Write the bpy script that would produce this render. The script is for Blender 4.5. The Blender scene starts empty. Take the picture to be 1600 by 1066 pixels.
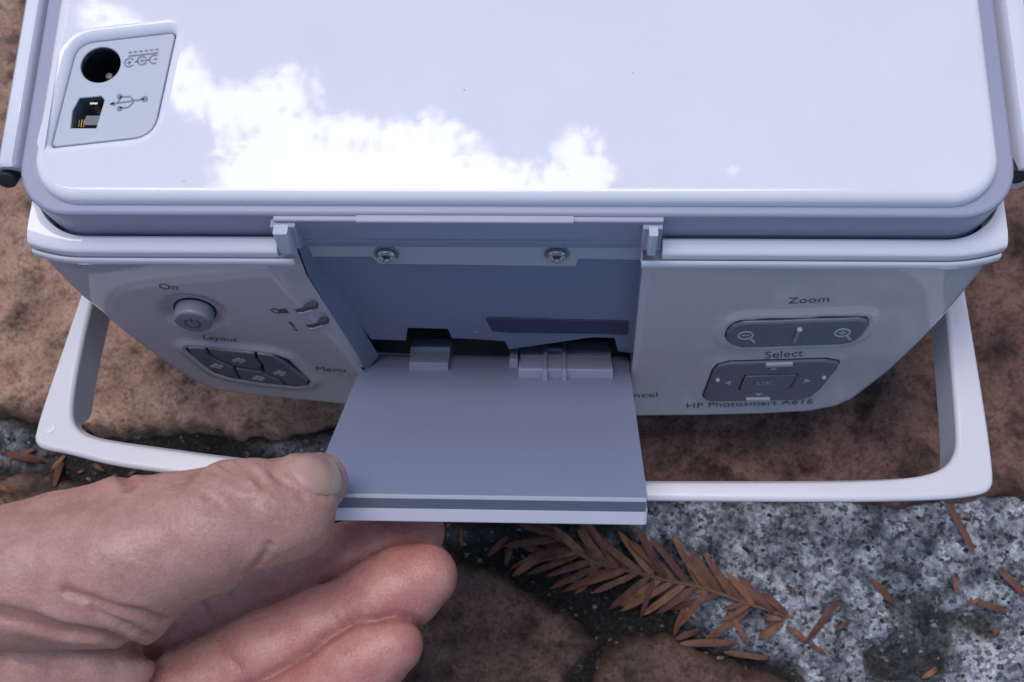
import bpy, bmesh, math, random
import numpy as np
from mathutils import Vector, Matrix
from mathutils.geometry import tessellate_polygon
SC = bpy.context.scene
COL = SC.collection
rng = np.random.default_rng(7)
random.seed(7)

# ------------------------------------------------------------------ camera
def cam_rot(yaw, pitch, roll):
    cx, sx = np.cos(pitch), np.sin(pitch); Rx = np.array([[1, 0, 0], [0, cx, -sx], [0, sx, cx]])
    cz, sz = np.cos(yaw), np.sin(yaw); Rz = np.array([[cz, -sz, 0], [sz, cz, 0], [0, 0, 1]])
    cr, sr = np.cos(roll), np.sin(roll); Rr = np.array([[cr, 0, sr], [0, 1, 0], [-sr, 0, cr]])
    return Rr @ Rz @ Rx
F = 1702.7                                    # focal length in photo pixels (1600 wide)
CP = np.array([.0121, -.0983, .3411])
CM = cam_rot(*np.radians([1.16, 16.72, 2.2]))
cd = bpy.data.cameras.new('camera'); cam = bpy.data.objects.new('camera', cd); COL.objects.link(cam)
m4 = np.eye(4); m4[:3, :3] = CM; m4[:3, 3] = CP
cam.matrix_world = Matrix(m4.tolist())
cd.sensor_width = 36; cd.lens = F / 1600 * 36; cd.clip_start = .01; cd.clip_end = 500
cd.dof.use_dof = True; cd.dof.focus_distance = .262; cd.dof.aperture_fstop = 22
SC.camera = cam

# ------------------------------------------------------------------ light
SUN_DIR = np.array([-.13, .36, .92]); SUN_DIR /= np.linalg.norm(SUN_DIR)
EL = math.asin(SUN_DIR[2]); AZ = math.atan2(SUN_DIR[0], SUN_DIR[1])
w = bpy.data.worlds.new('World'); SC.world = w; w.use_nodes = True
nt = w.node_tree; nt.nodes.clear()
sky = nt.nodes.new('ShaderNodeTexSky'); sky.sky_type = 'NISHITA'; sky.sun_disc = False
sky.sun_elevation = EL; sky.sun_rotation = AZ; sky.air_density = 1.1; sky.dust_density = 1.2; sky.ozone_density = 1.6
bg = nt.nodes.new('ShaderNodeBackground'); bg.inputs[1].default_value = .075
out = nt.nodes.new('ShaderNodeOutputWorld')
nt.links.new(sky.outputs[0], bg.inputs[0]); nt.links.new(bg.outputs[0], out.inputs[0])
ld = bpy.data.lights.new('sun', 'SUN'); ld.energy = 1.5; ld.angle = math.radians(46); ld.color = (1, .94, .93)
sun = bpy.data.objects.new('sun', ld); COL.objects.link(sun)
sun.rotation_euler = Vector(SUN_DIR.tolist()).to_track_quat('Z', 'Y').to_euler()
SC.view_settings.view_transform = 'Standard'; SC.view_settings.look = 'None'
SC.view_settings.gamma = 1; SC.view_settings.use_curve_mapping = False
SC.view_settings.exposure = 1.0
SC.cycles.max_bounces = 8; SC.cycles.use_denoising = True

# ------------------------------------------------------------------ measuring helpers
def ray(u, v): return CM @ np.array([(u - 800) / F, (533 - v) / F, -1.0])
def at(u, v, n, d):
    n = np.asarray(n, float); r = ray(u, v); return CP + r * ((d - n @ CP) / (n @ r))
def atz(u, v, z=0.0): return at(u, v, (0, 0, 1), z)
def atd(u, v, depth): return CP + ray(u, v) * depth
def project(p):
    q = (np.asarray(p) - CP) @ CM
    return np.stack([800 - F * q[..., 0] / q[..., 2], 533 + F * q[..., 1] / q[..., 2]], -1)

class Frame:
    """A flat working plane: origin, two in-plane axes and the outward normal."""
    def __init__(s, o, ex, ey, ez):
        s.o = np.asarray(o, float); s.ex = np.asarray(ex, float); s.ey = np.asarray(ey, float); s.ez = np.asarray(ez, float)
    def pix(s, pts, h=0.0):
        r = []
        for u, v in pts:
            p = at(u, v, s.ez, s.ez @ s.o + h) - s.o
            r.append((p @ s.ex, p @ s.ey))
        return r
    def world(s, a, b, h):
        a, b, h = np.broadcast_arrays(np.asarray(a, float), np.asarray(b, float), np.asarray(h, float))
        return s.o + a[..., None] * s.ex + b[..., None] * s.ey + h[..., None] * s.ez

LEAN = .25; PK = -.0336
_n = math.hypot(1, LEAN)
PAN = Frame((0, PK, 0), (1, 0, 0), (0, LEAN / _n, 1 / _n), (0, -1 / _n, LEAN / _n))
TOP = Frame((0, 0, 0), (1, 0, 0), (0, 1, 0), (0, 0, 1))

# ------------------------------------------------------------------ noise for geometry
def vnoise(x, y, s, seed=0):
    x = np.asarray(x) / s; y = np.asarray(y) / s
    xi = np.floor(x).astype(int); yi = np.floor(y).astype(int); fx = x - xi; fy = y - yi
    fx = fx * fx * (3 - 2 * fx); fy = fy * fy * (3 - 2 * fy)
    def h(i, j):
        n = (i * 374761393 + j * 668265263 + seed * 1442695041) & 0x7fffffff
        n = ((n ^ (n >> 13)) * 1274126177) & 0x7fffffff
        return ((n ^ (n >> 16)) & 0xffff) / 65535.0
    return (h(xi, yi) * (1 - fx) + h(xi + 1, yi) * fx) * (1 - fy) + (h(xi, yi + 1) * (1 - fx) + h(xi + 1, yi + 1) * fx) * fy
def fbm(x, y, s, seed=0, o=4):
    r = 0; a = 1; t = 0
    for k in range(o): r = r + a * vnoise(x, y, s / 2 ** k, seed + k * 17); t += a; a *= .5
    return r / t
def sstep(x): x = np.clip(x, 0, 1); return x * x * (3 - 2 * x)
def poly_dist(px, py, poly):
    """signed distance to a polygon, positive inside"""
    P = np.asarray(poly, float); d = np.full(np.shape(px), 1e9); ins = np.zeros(np.shape(px), bool)
    for i in range(len(P)):
        a = P[i]; b = P[(i + 1) % len(P)]; e = b - a
        t = np.clip(((px - a[0]) * e[0] + (py - a[1]) * e[1]) / (e @ e + 1e-20), 0, 1)
        d = np.minimum(d, np.hypot(px - a[0] - t * e[0], py - a[1] - t * e[1]))
        if a[1] != b[1]:
            c = ((a[1] > py) != (b[1] > py)) & (px < (b[0] - a[0]) * (py - a[1]) / (b[1] - a[1]) + a[0]); ins ^= c
    return np.where(ins, d, -d)
def line_dist(px, py, P):
    P = np.asarray(P, float); d = np.full(np.shape(px), 1e9)
    for i in range(len(P) - 1):
        a = P[i]; e = P[i + 1] - a
        t = np.clip(((px - a[0]) * e[0] + (py - a[1]) * e[1]) / (e @ e + 1e-20), 0, 1)
        d = np.minimum(d, np.hypot(px - a[0] - t * e[0], py - a[1] - t * e[1]))
    return d

# ------------------------------------------------------------------ materials
def new_mat(name):
    m = bpy.data.materials.new(name); m.use_nodes = True
    t = m.node_tree; b = t.nodes['Principled BSDF']; return m, t, b
def plastic(name, col, rough=.3, coat=0.0, bump=0.0, bscale=4000, spec=.5, mottle=.03):
    m, t, b = new_mat(name); N = t.nodes.new; L = t.links.new
    b.inputs['Roughness'].default_value = rough; b.inputs['Specular IOR Level'].default_value = spec
    b.inputs['Coat Weight'].default_value = coat; b.inputs['Coat Roughness'].default_value = .04
    tc = N('ShaderNodeTexCoord'); n = N('ShaderNodeTexNoise'); n.inputs['Scale'].default_value = 60; n.inputs['Detail'].default_value = 8
    L(tc.outputs['Object'], n.inputs['Vector'])
    r = N('ShaderNodeMix'); r.data_type = 'RGBA'
    r.inputs[6].default_value = (*[c * (1 - mottle) for c in col], 1); r.inputs[7].default_value = (*[min(1, c * (1 + mottle)) for c in col], 1)
    L(n.outputs['Fac'], r.inputs[0])
    dv = N('ShaderNodeTexVoronoi'); dv.inputs['Scale'].default_value = 210; L(tc.outputs['Object'], dv.inputs['Vector'])
    sc_ = N('ShaderNodeSeparateColor'); L(dv.outputs['Color'], sc_.inputs[0])
    m1 = N('ShaderNodeMath'); m1.operation = 'GREATER_THAN'; m1.inputs[1].default_value = .90; L(sc_.outputs[0], m1.inputs[0])
    m2 = N('ShaderNodeMapRange'); m2.inputs[1].default_value = .03; m2.inputs[2].default_value = .07; m2.inputs[3].default_value = .5; m2.inputs[4].default_value = 0; L(dv.outputs['Distance'], m2.inputs[0])
    m3 = N('ShaderNodeMath'); m3.operation = 'MULTIPLY'; L(m1.outputs[0], m3.inputs[0]); L(m2.outputs[0], m3.inputs[1])
    dm = N('ShaderNodeMix'); dm.data_type = 'RGBA'; L(m3.outputs[0], dm.inputs[0]); L(r.outputs[2], dm.inputs[6]); dm.inputs[7].default_value = (.30, .27, .25, 1) if col[1] > .5 else (.50, .48, .46, 1)
    L(dm.outputs[2], b.inputs['Base Color'])
    mr = N('ShaderNodeMapRange'); mr.inputs[3].default_value = rough * .85; mr.inputs[4].default_value = rough * 1.2
    L(n.outputs['Fac'], mr.inputs[0]); L(mr.outputs[0], b.inputs['Roughness'])
    if bump:
        n2 = N('ShaderNodeTexNoise'); n2.inputs['Scale'].default_value = bscale; n2.inputs['Detail'].default_value = 2
        L(tc.outputs['Object'], n2.inputs['Vector'])
        bp = N('ShaderNodeBump'); bp.inputs['Strength'].default_value = bump; bp.inputs['Distance'].default_value = .0002
        L(n2.outputs['Fac'], bp.inputs['Height']); L(bp.outputs[0], b.inputs['Normal'])
    return m
def ribbed(name, col):
    m, t, b = new_mat(name); N = t.nodes.new; L = t.links.new
    b.inputs['Base Color'].default_value = (*col, 1); b.inputs['Roughness'].default_value = .5
    tc = N('ShaderNodeTexCoord'); wv = N('ShaderNodeTexWave'); wv.bands_direction = 'Z'; wv.inputs['Scale'].default_value = 310
    L(tc.outputs['Object'], wv.inputs['Vector'])
    bp = N('ShaderNodeBump'); bp.inputs['Strength'].default_value = .28; bp.inputs['Distance'].default_value = .0003
    L(wv.outputs['Fac'], bp.inputs['Height']); L(bp.outputs[0], b.inputs['Normal'])
    return m
WHITE = plastic('glossy white plastic', (.80, .785, .84), .024, 0, .008, 900)
SATIN = plastic('satin white plastic', (.72, .70, .74), .22, 0, .06, 3500)
PANELM = plastic('glossy panel plastic', (.50, .465, .50), .05, 0, .01, 900)
BEZ = plastic('grey bezel plastic', (.33, .34, .45), .36, 0, .2, 5000)
GREY = plastic('blue grey plastic', (.25, .27, .36), .40, 0, .2, 5000)
DOORG = plastic('matte grey door plastic', (.235, .262, .375), .42, 0, .35, 4500)
PORTG = plastic('light grey port plastic', (.50, .53, .60), .38, 0, .15, 5000)
KEY = plastic('dark grey key plastic', (.135, .14, .18), .32, 0, .15, 5000)
KEYL = plastic('mid grey key plastic', (.22, .23, .29), .30, 0, .1, 5000)
RIB1 = ribbed('ribbed grey plastic', (.44, .43, .47))
RIB2 = ribbed('ribbed dark grey plastic', (.20, .225, .31))
SMOKE = plastic('smoked blue plastic', (.035, .035, .09), .22)
DARK = plastic('black rubber', (.015, .015, .018), .5)
INK = plastic('dark grey ink', (.095, .095, .115), .5)
PALEINK = plastic('pale grey ink', (.42, .44, .50), .5)
CHROME, _t, _b = new_mat('plated steel'); _b.inputs['Base Color'].default_value = (.55, .53, .50, 1); _b.inputs['Metallic'].default_value = 1; _b.inputs['Roughness'].default_value = .25
GOLD, _t, _b = new_mat('gold contacts'); _b.inputs['Base Color'].default_value = (.28, .20, .08, 1); _b.inputs['Metallic'].default_value = 1; _b.inputs['Roughness'].default_value = .5
PORTI = plastic('port insulator', (.16, .16, .18), .4)

# ------------------------------------------------------------------ object helpers
def empty(name, loc, label, cat, group=None):
    o = bpy.data.objects.new(name, None); COL.objects.link(o); o.location = loc; o.empty_display_size = .02
    o['label'] = label; o['category'] = cat
    if group: o['group'] = group
    return o
def origin(o):
    l = np.zeros(3)
    while o is not None: l = l + np.array(o.location); o = o.parent
    return l
def mesh_obj(name, V, Fc, mat, parent=None, smooth=40, wn=False):
    V = np.asarray(V, float)
    if parent is not None: V = V - origin(parent)
    me = bpy.data.meshes.new(name); me.from_pydata(V.tolist(), [], [list(map(int, f)) for f in Fc]); me.materials.append(mat)
    bm = bmesh.new(); bm.from_mesh(me); bmesh.ops.recalc_face_normals(bm, faces=bm.faces); bm.to_mesh(me); bm.free()
    if smooth:
        me.shade_smooth(); me.set_sharp_from_angle(angle=math.radians(smooth))
    o = bpy.data.objects.new(name, me); COL.objects.link(o)
    if parent is not None: o.parent = parent
    if wn:
        md = o.modifiers.new('normals', 'WEIGHTED_NORMAL'); md.keep_sharp = True; md.weight = 100
    return o
def area2(P): P = np.asarray(P); x, y = P[:, 0], P[:, 1]; return .5 * np.sum(x * np.roll(y, -1) - y * np.roll(x, -1))
def fillet(P, r, seg=6):
    """round a polygon's corners; r a number or one per corner"""
    P = [np.asarray(p, float) for p in P]; n = len(P); R_ = [r] * n if np.isscalar(r) else list(r); out = []
    for i in range(n):
        p, a, b = P[i], P[i - 1], P[(i + 1) % n]; u = a - p; v = b - p; lu, lv = np.linalg.norm(u), np.linalg.norm(v)
        if R_[i] <= 0 or lu < 1e-9 or lv < 1e-9: out.append(tuple(p)); continue
        u /= lu; v /= lv; ang = math.acos(np.clip(u @ v, -1, 1))
        if ang > 3.05: out.append(tuple(p)); continue
        t = min(R_[i] / math.tan(ang / 2), lu * .48, lv * .48)
        for k in range(seg + 1):
            s = k / seg; q = (1 - s) ** 2 * (p + u * t) + 2 * s * (1 - s) * p + s * s * (p + v * t)
            if k in (0,): q = p + u * t
            out.append(tuple(q))
    return out
def inset(P, d):
    P = np.asarray(P, float); n = len(P)
    a = P - np.roll(P, 1, 0); b = np.roll(P, -1, 0) - P
    na = np.stack([-a[:, 1], a[:, 0]], 1); nb = np.stack([-b[:, 1], b[:, 0]], 1)
    na /= np.linalg.norm(na, axis=1)[:, None] + 1e-12; nb /= np.linalg.norm(nb, axis=1)[:, None] + 1e-12
    m = na + nb; l = np.linalg.norm(m, axis=1)[:, None] + 1e-9; m /= l; c = np.clip((m * na).sum(1), .45, 1)
    return P + m * (d / c)[:, None]
def slab_geo(fr, outer, h0, h1, bw=0, bh=None, holes=(), seg=4, bottom=True, draft=0):
    bh = bw if bh is None else bh
    loops = [np.asarray(outer, float)] + [np.asarray(h, float) for h in holes]
    if area2(loops[0]) < 0: loops[0] = loops[0][::-1]
    for i in range(1, len(loops)):
        if area2(loops[i]) > 0: loops[i] = loops[i][::-1]
    V = []; Fc = []; tops = []; bots = []
    for lp in loops:
        rings = [(inset(lp, -draft) if draft else lp, h0)]
        if bw > 0:
            for k in range(seg + 1):
                a = math.pi / 2 * k / seg
                rings.append((inset(lp, bw * (1 - math.cos(a))), h1 - bh + bh * math.sin(a)))
        else: rings.append((lp, h1))
        n = len(lp); ids = []
        for P2, h in rings:
            ids.append(range(len(V), len(V) + n)); V.extend(fr.world(P2[:, 0], P2[:, 1], h).tolist())
        for a, b in zip(ids[:-1], ids[1:]):
            for i in range(n): Fc.append((a[i], a[(i + 1) % n], b[(i + 1) % n], b[i]))
        tops.append((ids[-1], rings[-1][0])); bots.append((ids[0], rings[0][0]))
    for grp, do in ((tops, True), (bots, bottom)):
        if not do: continue
        flat = [i for ids, _ in grp for i in ids]
        for tri in tessellate_polygon([[Vector((p[0], p[1], 0)) for p in P2] for _, P2 in grp]):
            Fc.append(tuple(flat[k] for k in tri))
    return V, Fc
def slab(name, fr, outer, h0, h1, mat, parent, bw=0, bh=None, holes=(), seg=4, bottom=True, draft=0, wn=True):
    V, Fc = slab_geo(fr, outer, h0, h1, bw, bh, holes, seg, bottom, draft)
    return mesh_obj(name, V, Fc, mat, parent, 50, wn)
def circle(c, r, n=32, ry=None):
    return [(c[0] + r * math.cos(2 * math.pi * k / n), c[1] + (ry or r) * math.sin(2 * math.pi * k / n)) for k in range(n)]
def join(geos):
    V = []; Fc = []
    for v, f in geos:
        o = len(V); V.extend(v); Fc.extend([tuple(i + o for i in x) for x in f])
    return V, Fc
def stroke_geo(fr, pts, wd, h0, h1):
    """a flat ribbon along a polyline"""
    P = np.asarray(pts, float); d = np.gradient(P, axis=0); d /= np.linalg.norm(d, axis=1)[:, None] + 1e-12
    nrm = np.stack([-d[:, 1], d[:, 0]], 1) * wd / 2
    return slab_geo(fr, np.vstack([P + nrm, (P - nrm)[::-1]]), h0, h1)
def box_geo(fr, a0, a1, b0, b1, h0, h1, bw=0):
    return slab_geo(fr, [(a0, b0), (a1, b0), (a1, b1), (a0, b1)], h0, h1, bw, seg=2)
def rrect(x0, x1, y0, y1, r, seg=8):
    out = []
    for cx, cy, a0 in ((x1 - r, y1 - r, 0), (x0 + r, y1 - r, 90), (x0 + r, y0 + r, 180), (x1 - r, y0 + r, 270)):
        for k in range(seg + 1):
            a = math.radians(a0 + 90 * k / seg); out.append((cx + r * math.cos(a), cy + r * math.sin(a)))
    return out

# ================================================================== PRINTER
PR = empty('photo_printer', (0, .055, 0), 'white and grey compact photo printer lying with its control panel towards the viewer', 'printer')
ZR, ZL = .118, .1212                       # tops of the grey bezel and of the white lid

# --- body shell: lofted rounded rectangles
def loft(levels, seg=8):
    V = []; Fc = []; n = 0
    for (x, y0, y1, r, z) in levels:
        P = rrect(-x, x, y0, y1, r, seg); n = len(P); V += [(p[0], p[1], z) for p in P]
    for k in range(len(levels) - 1):
        for i in range(n):
            Fc.append((k * n + i, k * n + (i + 1) % n, (k + 1) * n + (i + 1) % n, (k + 1) * n + i))
    Fc.append(tuple(range(n))); return V, Fc
V, Fc = loft([(.085, .012, .085, .02, 0.0), (.092, .006, .094, .02, .004), (.108, .004, .104, .018, .03), (.1165, .006, .108, .014, .065), (.1172, .006, .110, .012, .09), (.112, .001, .110, .0112, .108), (.1105, 0, .110, .0112, .1125)])
mesh_obj('body', V, Fc, BEZ, PR, 35)

# --- bezel, lid and port panel
BX = .1112
port_px = [(74, 226), (116, 62), (272, 44), (236, 208)]
ppl = TOP.pix(port_px, ZL)
port_hole = fillet(ppl, [.0012, .0055, .0014, .0060], 7)
bez_hole = [tuple(p) for p in inset(port_hole if area2(port_hole) > 0 else port_hole[::-1], -.0004)]
slab('bezel', TOP, rrect(-BX - .0004, BX + .0012, -.0022, .111, .0125), .1000, ZR, BEZ, PR, .0010, holes=[bez_hole], bottom=False, wn=True)
lid_out = rrect(-.1074, .1082, .0002, .1085, .0112, 10)
LID = slab('lid', TOP, lid_out, ZR - .0004, ZL, WHITE, PR, .0026, .0026, holes=[port_hole], seg=7, bottom=False)
ph = ZL - .0016
jc = TOP.pix([(157, 101)], ph)[0]; jr = .0047
usb_px = [(110, 200), (113, 173), (124, 153), (158, 150), (163, 156), (150, 200)]
usb = TOP.pix(usb_px, ph)
PP = slab('port_panel', TOP, inset(port_hole if area2(port_hole) > 0 else port_hole[::-1], .0002), ph - .0015, ph, PORTG, PR, .0003, holes=[circle(jc, jr, 40), usb], bottom=False)
def cup(name, loop, z0, z1, mat, parent, ins=0):
    L_ = np.asarray(loop); n = len(L_)
    V = [(p[0], p[1], z1) for p in L_] + [(p[0], p[1], z0) for p in L_]
    Fc = [(i, (i + 1) % n, n + (i + 1) % n, n + i) for i in range(n)] + [tuple(range(n, 2 * n))]
    return mesh_obj(name, V, Fc, mat, parent, 50)
JK = cup('power_jack', circle(jc, jr, 40), ph - .011, ph - .0004, DARK, PR)
V, Fc = slab_geo(TOP, circle(jc, .0009, 16), ph - .011, ph - .005, .0003); mesh_obj('pin', V, Fc, KEY, JK)
UB = cup('usb_socket', usb, ph - .009, ph - .0004, PORTI, PR)
uc = np.mean(usb, 0)
V, Fc = slab_geo(TOP, [(uc[0] - .0014, uc[1] - .0028), (uc[0] + .0026, uc[1] - .0028), (uc[0] + .0030, uc[1] - .0004), (uc[0] - .0010, uc[1] - .0004)], ph - .009, ph - .002); mesh_obj('tongue', V, Fc, PORTI, UB)
V, Fc = join([box_geo(TOP, uc[0] - .0030 + k * .0006, uc[0] - .0027 + k * .0006, uc[1] - .0029, uc[1] - .0010, ph - .008, ph - .0028) for k in range(3)]); mesh_obj('contacts', V, Fc, GOLD, UB)
V, Fc = box_geo(TOP, uc[0] - .0002, uc[0] + .0016, uc[1] + .0021, uc[1] + .0026, ph - .006, ph - .0012); mesh_obj('shield', V, Fc, CHROME, UB)
# engraved port symbols (dark raised-edge lettering on the grey panel)
def arcp(c, r, a0, a1, n=14, ry=None): return [(c[0] + r * math.cos(math.radians(a0 + (a1 - a0) * k / n)), c[1] + (ry or r) * math.sin(math.radians(a0 + (a1 - a0) * k / n))) for k in range(n + 1)]
SYM = plastic('moulded grey marking', (.22, .24, .31), .5)
def T(u, v): return TOP.pix([(u, v)], ph)[0]
g = []
h0, h1 = ph, ph + .00012
for k in range(6):
    g.append(stroke_geo(TOP, [T(201 + k * 8.3, 82.5 - k * .9), T(206 + k * 8.3, 82 - k * .9)], .0004, h0, h1))
g.append(stroke_geo(TOP, [T(201, 88), T(247, 83)], .0004, h0, h1))
for cx_, cy_, a0, a1 in ((202, 98, 40, 330), (222, 95, 20, 340), (241, 93, 60, 300)):
    g.append(stroke_geo(TOP, arcp(T(cx_, cy_), .0011, a0, a1), .00035, h0, h1))
g.append(stroke_geo(TOP, [T(199, 98.5), T(205, 97.5)], .0003, h0, h1)); g.append(stroke_geo(TOP, [T(202, 95.5), T(202, 101)], .0003, h0, h1))
g.append(stroke_geo(TOP, [T(210, 97), T(217, 96)], .0003, h0, h1)); g.append(stroke_geo(TOP, [T(226, 95), T(234, 94)], .0003, h0, h1)); g.append(slab_geo(TOP, circle(T(222, 95), .0004, 10), h0, h1)); g.append(stroke_geo(TOP, [T(240, 93), T(246, 92)], .0003, h0, h1))
mesh_obj('power_symbol', *join(g), SYM, PP, 0)
g = [stroke_geo(TOP, [T(173, 163), T(226, 155)], .0004, h0, h1), slab_geo(TOP, [T(171, 163.5), T(178, 158.5), T(180, 166)], h0, h1),
     stroke_geo(TOP, [T(184, 161), T(189, 152), T(203, 151), T(209, 157)], .0004, h0, h1), stroke_geo(TOP, [T(187, 169), T(200, 168), T(209, 160)], .0004, h0, h1),
     slab_geo(TOP, circle(T(187, 151), .0007, 10), h0, h1), slab_geo(TOP, circle(T(187, 170), .0007, 10), h0, h1), slab_geo(TOP, circle(T(226, 155), .0008, 10), h0, h1)]
mesh_obj('usb_symbol', *join(g), SYM, PP, 0)

# --- side rails with rubber plugs
for s in (-1, 1):
    xi, xo = (.1128, .1178) if s < 0 else (.1142, .1202)
    V = []; Fc = []
    prof = [(xi, .100), (xi, .1165), (xi + .0008, .1178), (xo - .0016, .1178), (xo - .0004, .1165), (xo, .1135), (xo + .0006, .100)]
    ys = [(.0098, 0), (.0106, .0004), (.03, .0004), (.06, .0004), (.112, .0004)]
    for j, (y, gz) in enumerate(ys):
        for x, z in prof:
            yy = y + (.118 - z) * .18 if j < 2 else y
            V.append((s * (x if j else x), yy, z + (gz if z > .11 else 0) - (.0005 if j == 0 else 0)))
    n = len(prof)
    for j in range(len(ys) - 1):
        for i in range(n - 1): Fc.append((j * n + i, j * n + i + 1, (j + 1) * n + i + 1, (j + 1) * n + i))
    Fc.append(tuple(range(n)))
    RL = mesh_obj('side_rail', V, Fc, WHITE, PR, 50)
    pc = atz(11, 281, .1135) if s < 0 else atz(1588, 274, .1135)
    f = Frame((pc[0], pc[1], pc[2]), (1, 0, 0), (0, .5, .866), (0, -.866, .5))
    V, Fc = slab_geo(f, circle((0, 0), .0024, 24, .0021), -.006, .0006, .0004); mesh_obj('rubber_plug', V, Fc, DARK, RL)

# --- hinge cover across the slot, with its lighter strip, and shoulders either side
def fr_bez(y): return Frame((0, y, 0), (1, 0, 0), (0, 0, 1), (0, -1, 0))
xl = at(428, 345, (0, 1, 0), -.003)[0]; xr = at(1037, 345, (0, 1, 0), -.003)[0]
f = fr_bez(-.0022)
HC = slab('hinge_cover', f, [(xl + .0026, .1052), (xr, .1052), (xr, .1172), (xl, .1172), (xl - .0006, .1150)], -.004, .0012, BEZ, PR, .0005, seg=2)
x1 = at(552, 340, (0, 1, 0), -.004)[0]; x2 = at(897, 340, (0, 1, 0), -.004)[0]
slab('hinge_strip', f, [(x1, .1152), (x2, .1152), (x2, .1179), (x1, .1179)], 0, .0017, BEZ, HC, .0004, seg=2)
slab('hinge_bar', fr_bez(-.001), [(xl + .003, .1030), (xr - .0004, .1030), (xr - .0004, .1068), (xl + .003, .1068)], -.004, .0030, GREY, HC, .0006, seg=2)
def bend(x):                                # the front curves back towards both sides
    return 13.0 * np.maximum(np.abs(x) - .100, 0) ** 2
def groove(x):                              # follows the bezel's rounded corners
    r_ = .0133; c = .0991 if x < 0 else .0999; k = min(max(abs(x) - c, 0), r_)
    return .0103 - math.sqrt(r_ * r_ - k * k)
def extr(name, xs, prof, mat, parent, ng=0):
    V = []; Fc = []; n = len(prof)
    for x in xs:
        for i, (y, z) in enumerate(prof): V.append((x, groove(x) + y + .0030 if i < ng else y + bend(x), z))
    for j in range(len(xs) - 1):
        for i in range(n - 1): Fc.append((j * n + i, j * n + i + 1, (j + 1) * n + i + 1, (j + 1) * n + i))
    Fc.append(tuple(range(n))); Fc.append(tuple(range((len(xs) - 1) * n, len(xs) * n)))
    return mesh_obj(name, V, Fc, mat, parent, 40)
sxl = at(436, 382, (0, 0, 1), .1055)[0]; sxr = at(1034, 382, (0, 0, 1), .1055)[0]
shp = [(-.0030, .098), (-.0030, .1070), (-.0032, .1074), (-.0038, .1077), (-.0050, .1074), (-.0062, .1070), (-.0067, .1066), (-.0070, .1060), (-.0070, .1050), (-.0070, .1015)]
lipp = [(-.0073, .1015), (-.0073, .1041), (-.0076, .1046), (-.0080, .1043), (-.0083, .1036), (-.0085, .1024), (-.0080, .1014), (-.003, .1014)]
xsL = np.r_[np.linspace(-.1130, -.095, 30), np.linspace(-.094, sxl, 8)]; xsR = np.r_[np.linspace(sxr, .094, 8), np.linspace(.095, .1136, 30)]
lxl = PAN.pix([(459, 404)])[0][0]; lxr = PAN.pix([(1003, 404)])[0][0]
extr('shoulder', xsL, shp, WHITE, PR, 3); extr('shoulder', xsR, shp, WHITE, PR, 3)
# --- control panel: a curved sheet around the slot, rolled over along its outer edge
hb = -.0015
Lpx = [(43, 388), (56, 400), (71, 416), (118, 459), (150, 482), (179, 507), (215, 534), (252, 561), (280, 580), (307, 596), (339, 608), (400, 616), (470, 623), (540, 630), (760, 642)]
Rpx = [(1545, 388), (1540, 427), (1510, 461), (1477, 498), (1444, 530), (1390, 579), (1336, 620), (1308, 632), (1261, 641), (1180, 645), (1100, 647), (999, 648), (760, 650)]
Lo = np.array(PAN.pix(Lpx, hb)); Ro = np.array(PAN.pix(Rpx, hb))
SLp = np.array(PAN.pix([(438, 398), (424, 418), (449, 453), (500, 505), (537, 545), (560, 574), (578, 598), (625, 632)])); SRp = np.array(PAN.pix([(1006, 398), (1004, 412), (996, 490), (987, 580), (984, 632)]))
btop = PAN.pix([(760, 412)])[0][1]
pads = []
def mono(P): i = np.argsort(P[:, 1]); return P[i, 1], P[i, 0]
on_c = np.array(PAN.pix([(304, 489)])[0]); on_r = .0049
k5 = 4.8455
lay_px = [(230 + x / k5, 420 + y / k5) for x, y in [(292, 610), (320, 594), (440, 604), (820, 640), (940, 650), (1060, 690), (1228, 855), (1215, 880), (1120, 888), (1030, 880), (860, 862), (640, 826), (520, 790), (420, 720)]]
zoom_px = [(980 + x / 4, 450 + y / 4) for x, y in [(618, 318), (622, 270), (660, 225), (720, 205), (1450, 180), (1505, 192), (1500, 240), (1450, 300), (1400, 330), (1330, 342), (720, 362), (650, 345)]]
sel_px = [(980 + x / 4, 450 + y / 4) for x, y in [(478, 670), (540, 510), (570, 480), (640, 462), (1240, 444), (1325, 460), (1290, 520), (1210, 620), (1150, 670), (1080, 690), (520, 700), (485, 690)]]
lay2 = fillet(PAN.pix(lay_px, .0006), .001, 3); zoo2 = fillet(PAN.pix(zoom_px, .0006), .001, 3); sel2 = fillet(PAN.pix(sel_px, .0006), .001, 3)
def hpan(a, b):
    """height of the panel's surface over its plane"""
    a = np.asarray(a, float); b = np.asarray(b, float); h = -bend(a) * .97
    for P, ht, wd in ((lay2, .0011, .0042), (zoo2, .0011, .0042)):
        d = np.maximum(-poly_dist(a, b, P), 0); h = h + ht * (1 - sstep(d / wd)) * (1 - .75 * (1 - sstep(d / .0012)))
    d = np.maximum(-poly_dist(a, b, sel2), 0); h = h + .0004 * (1 - sstep(d / .004))
    r = np.hypot(a - on_c[0], b - on_c[1]); h = h - .0011 * (1 - sstep((r - .0062) / .0035))
    return h
RP = .0032
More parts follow.
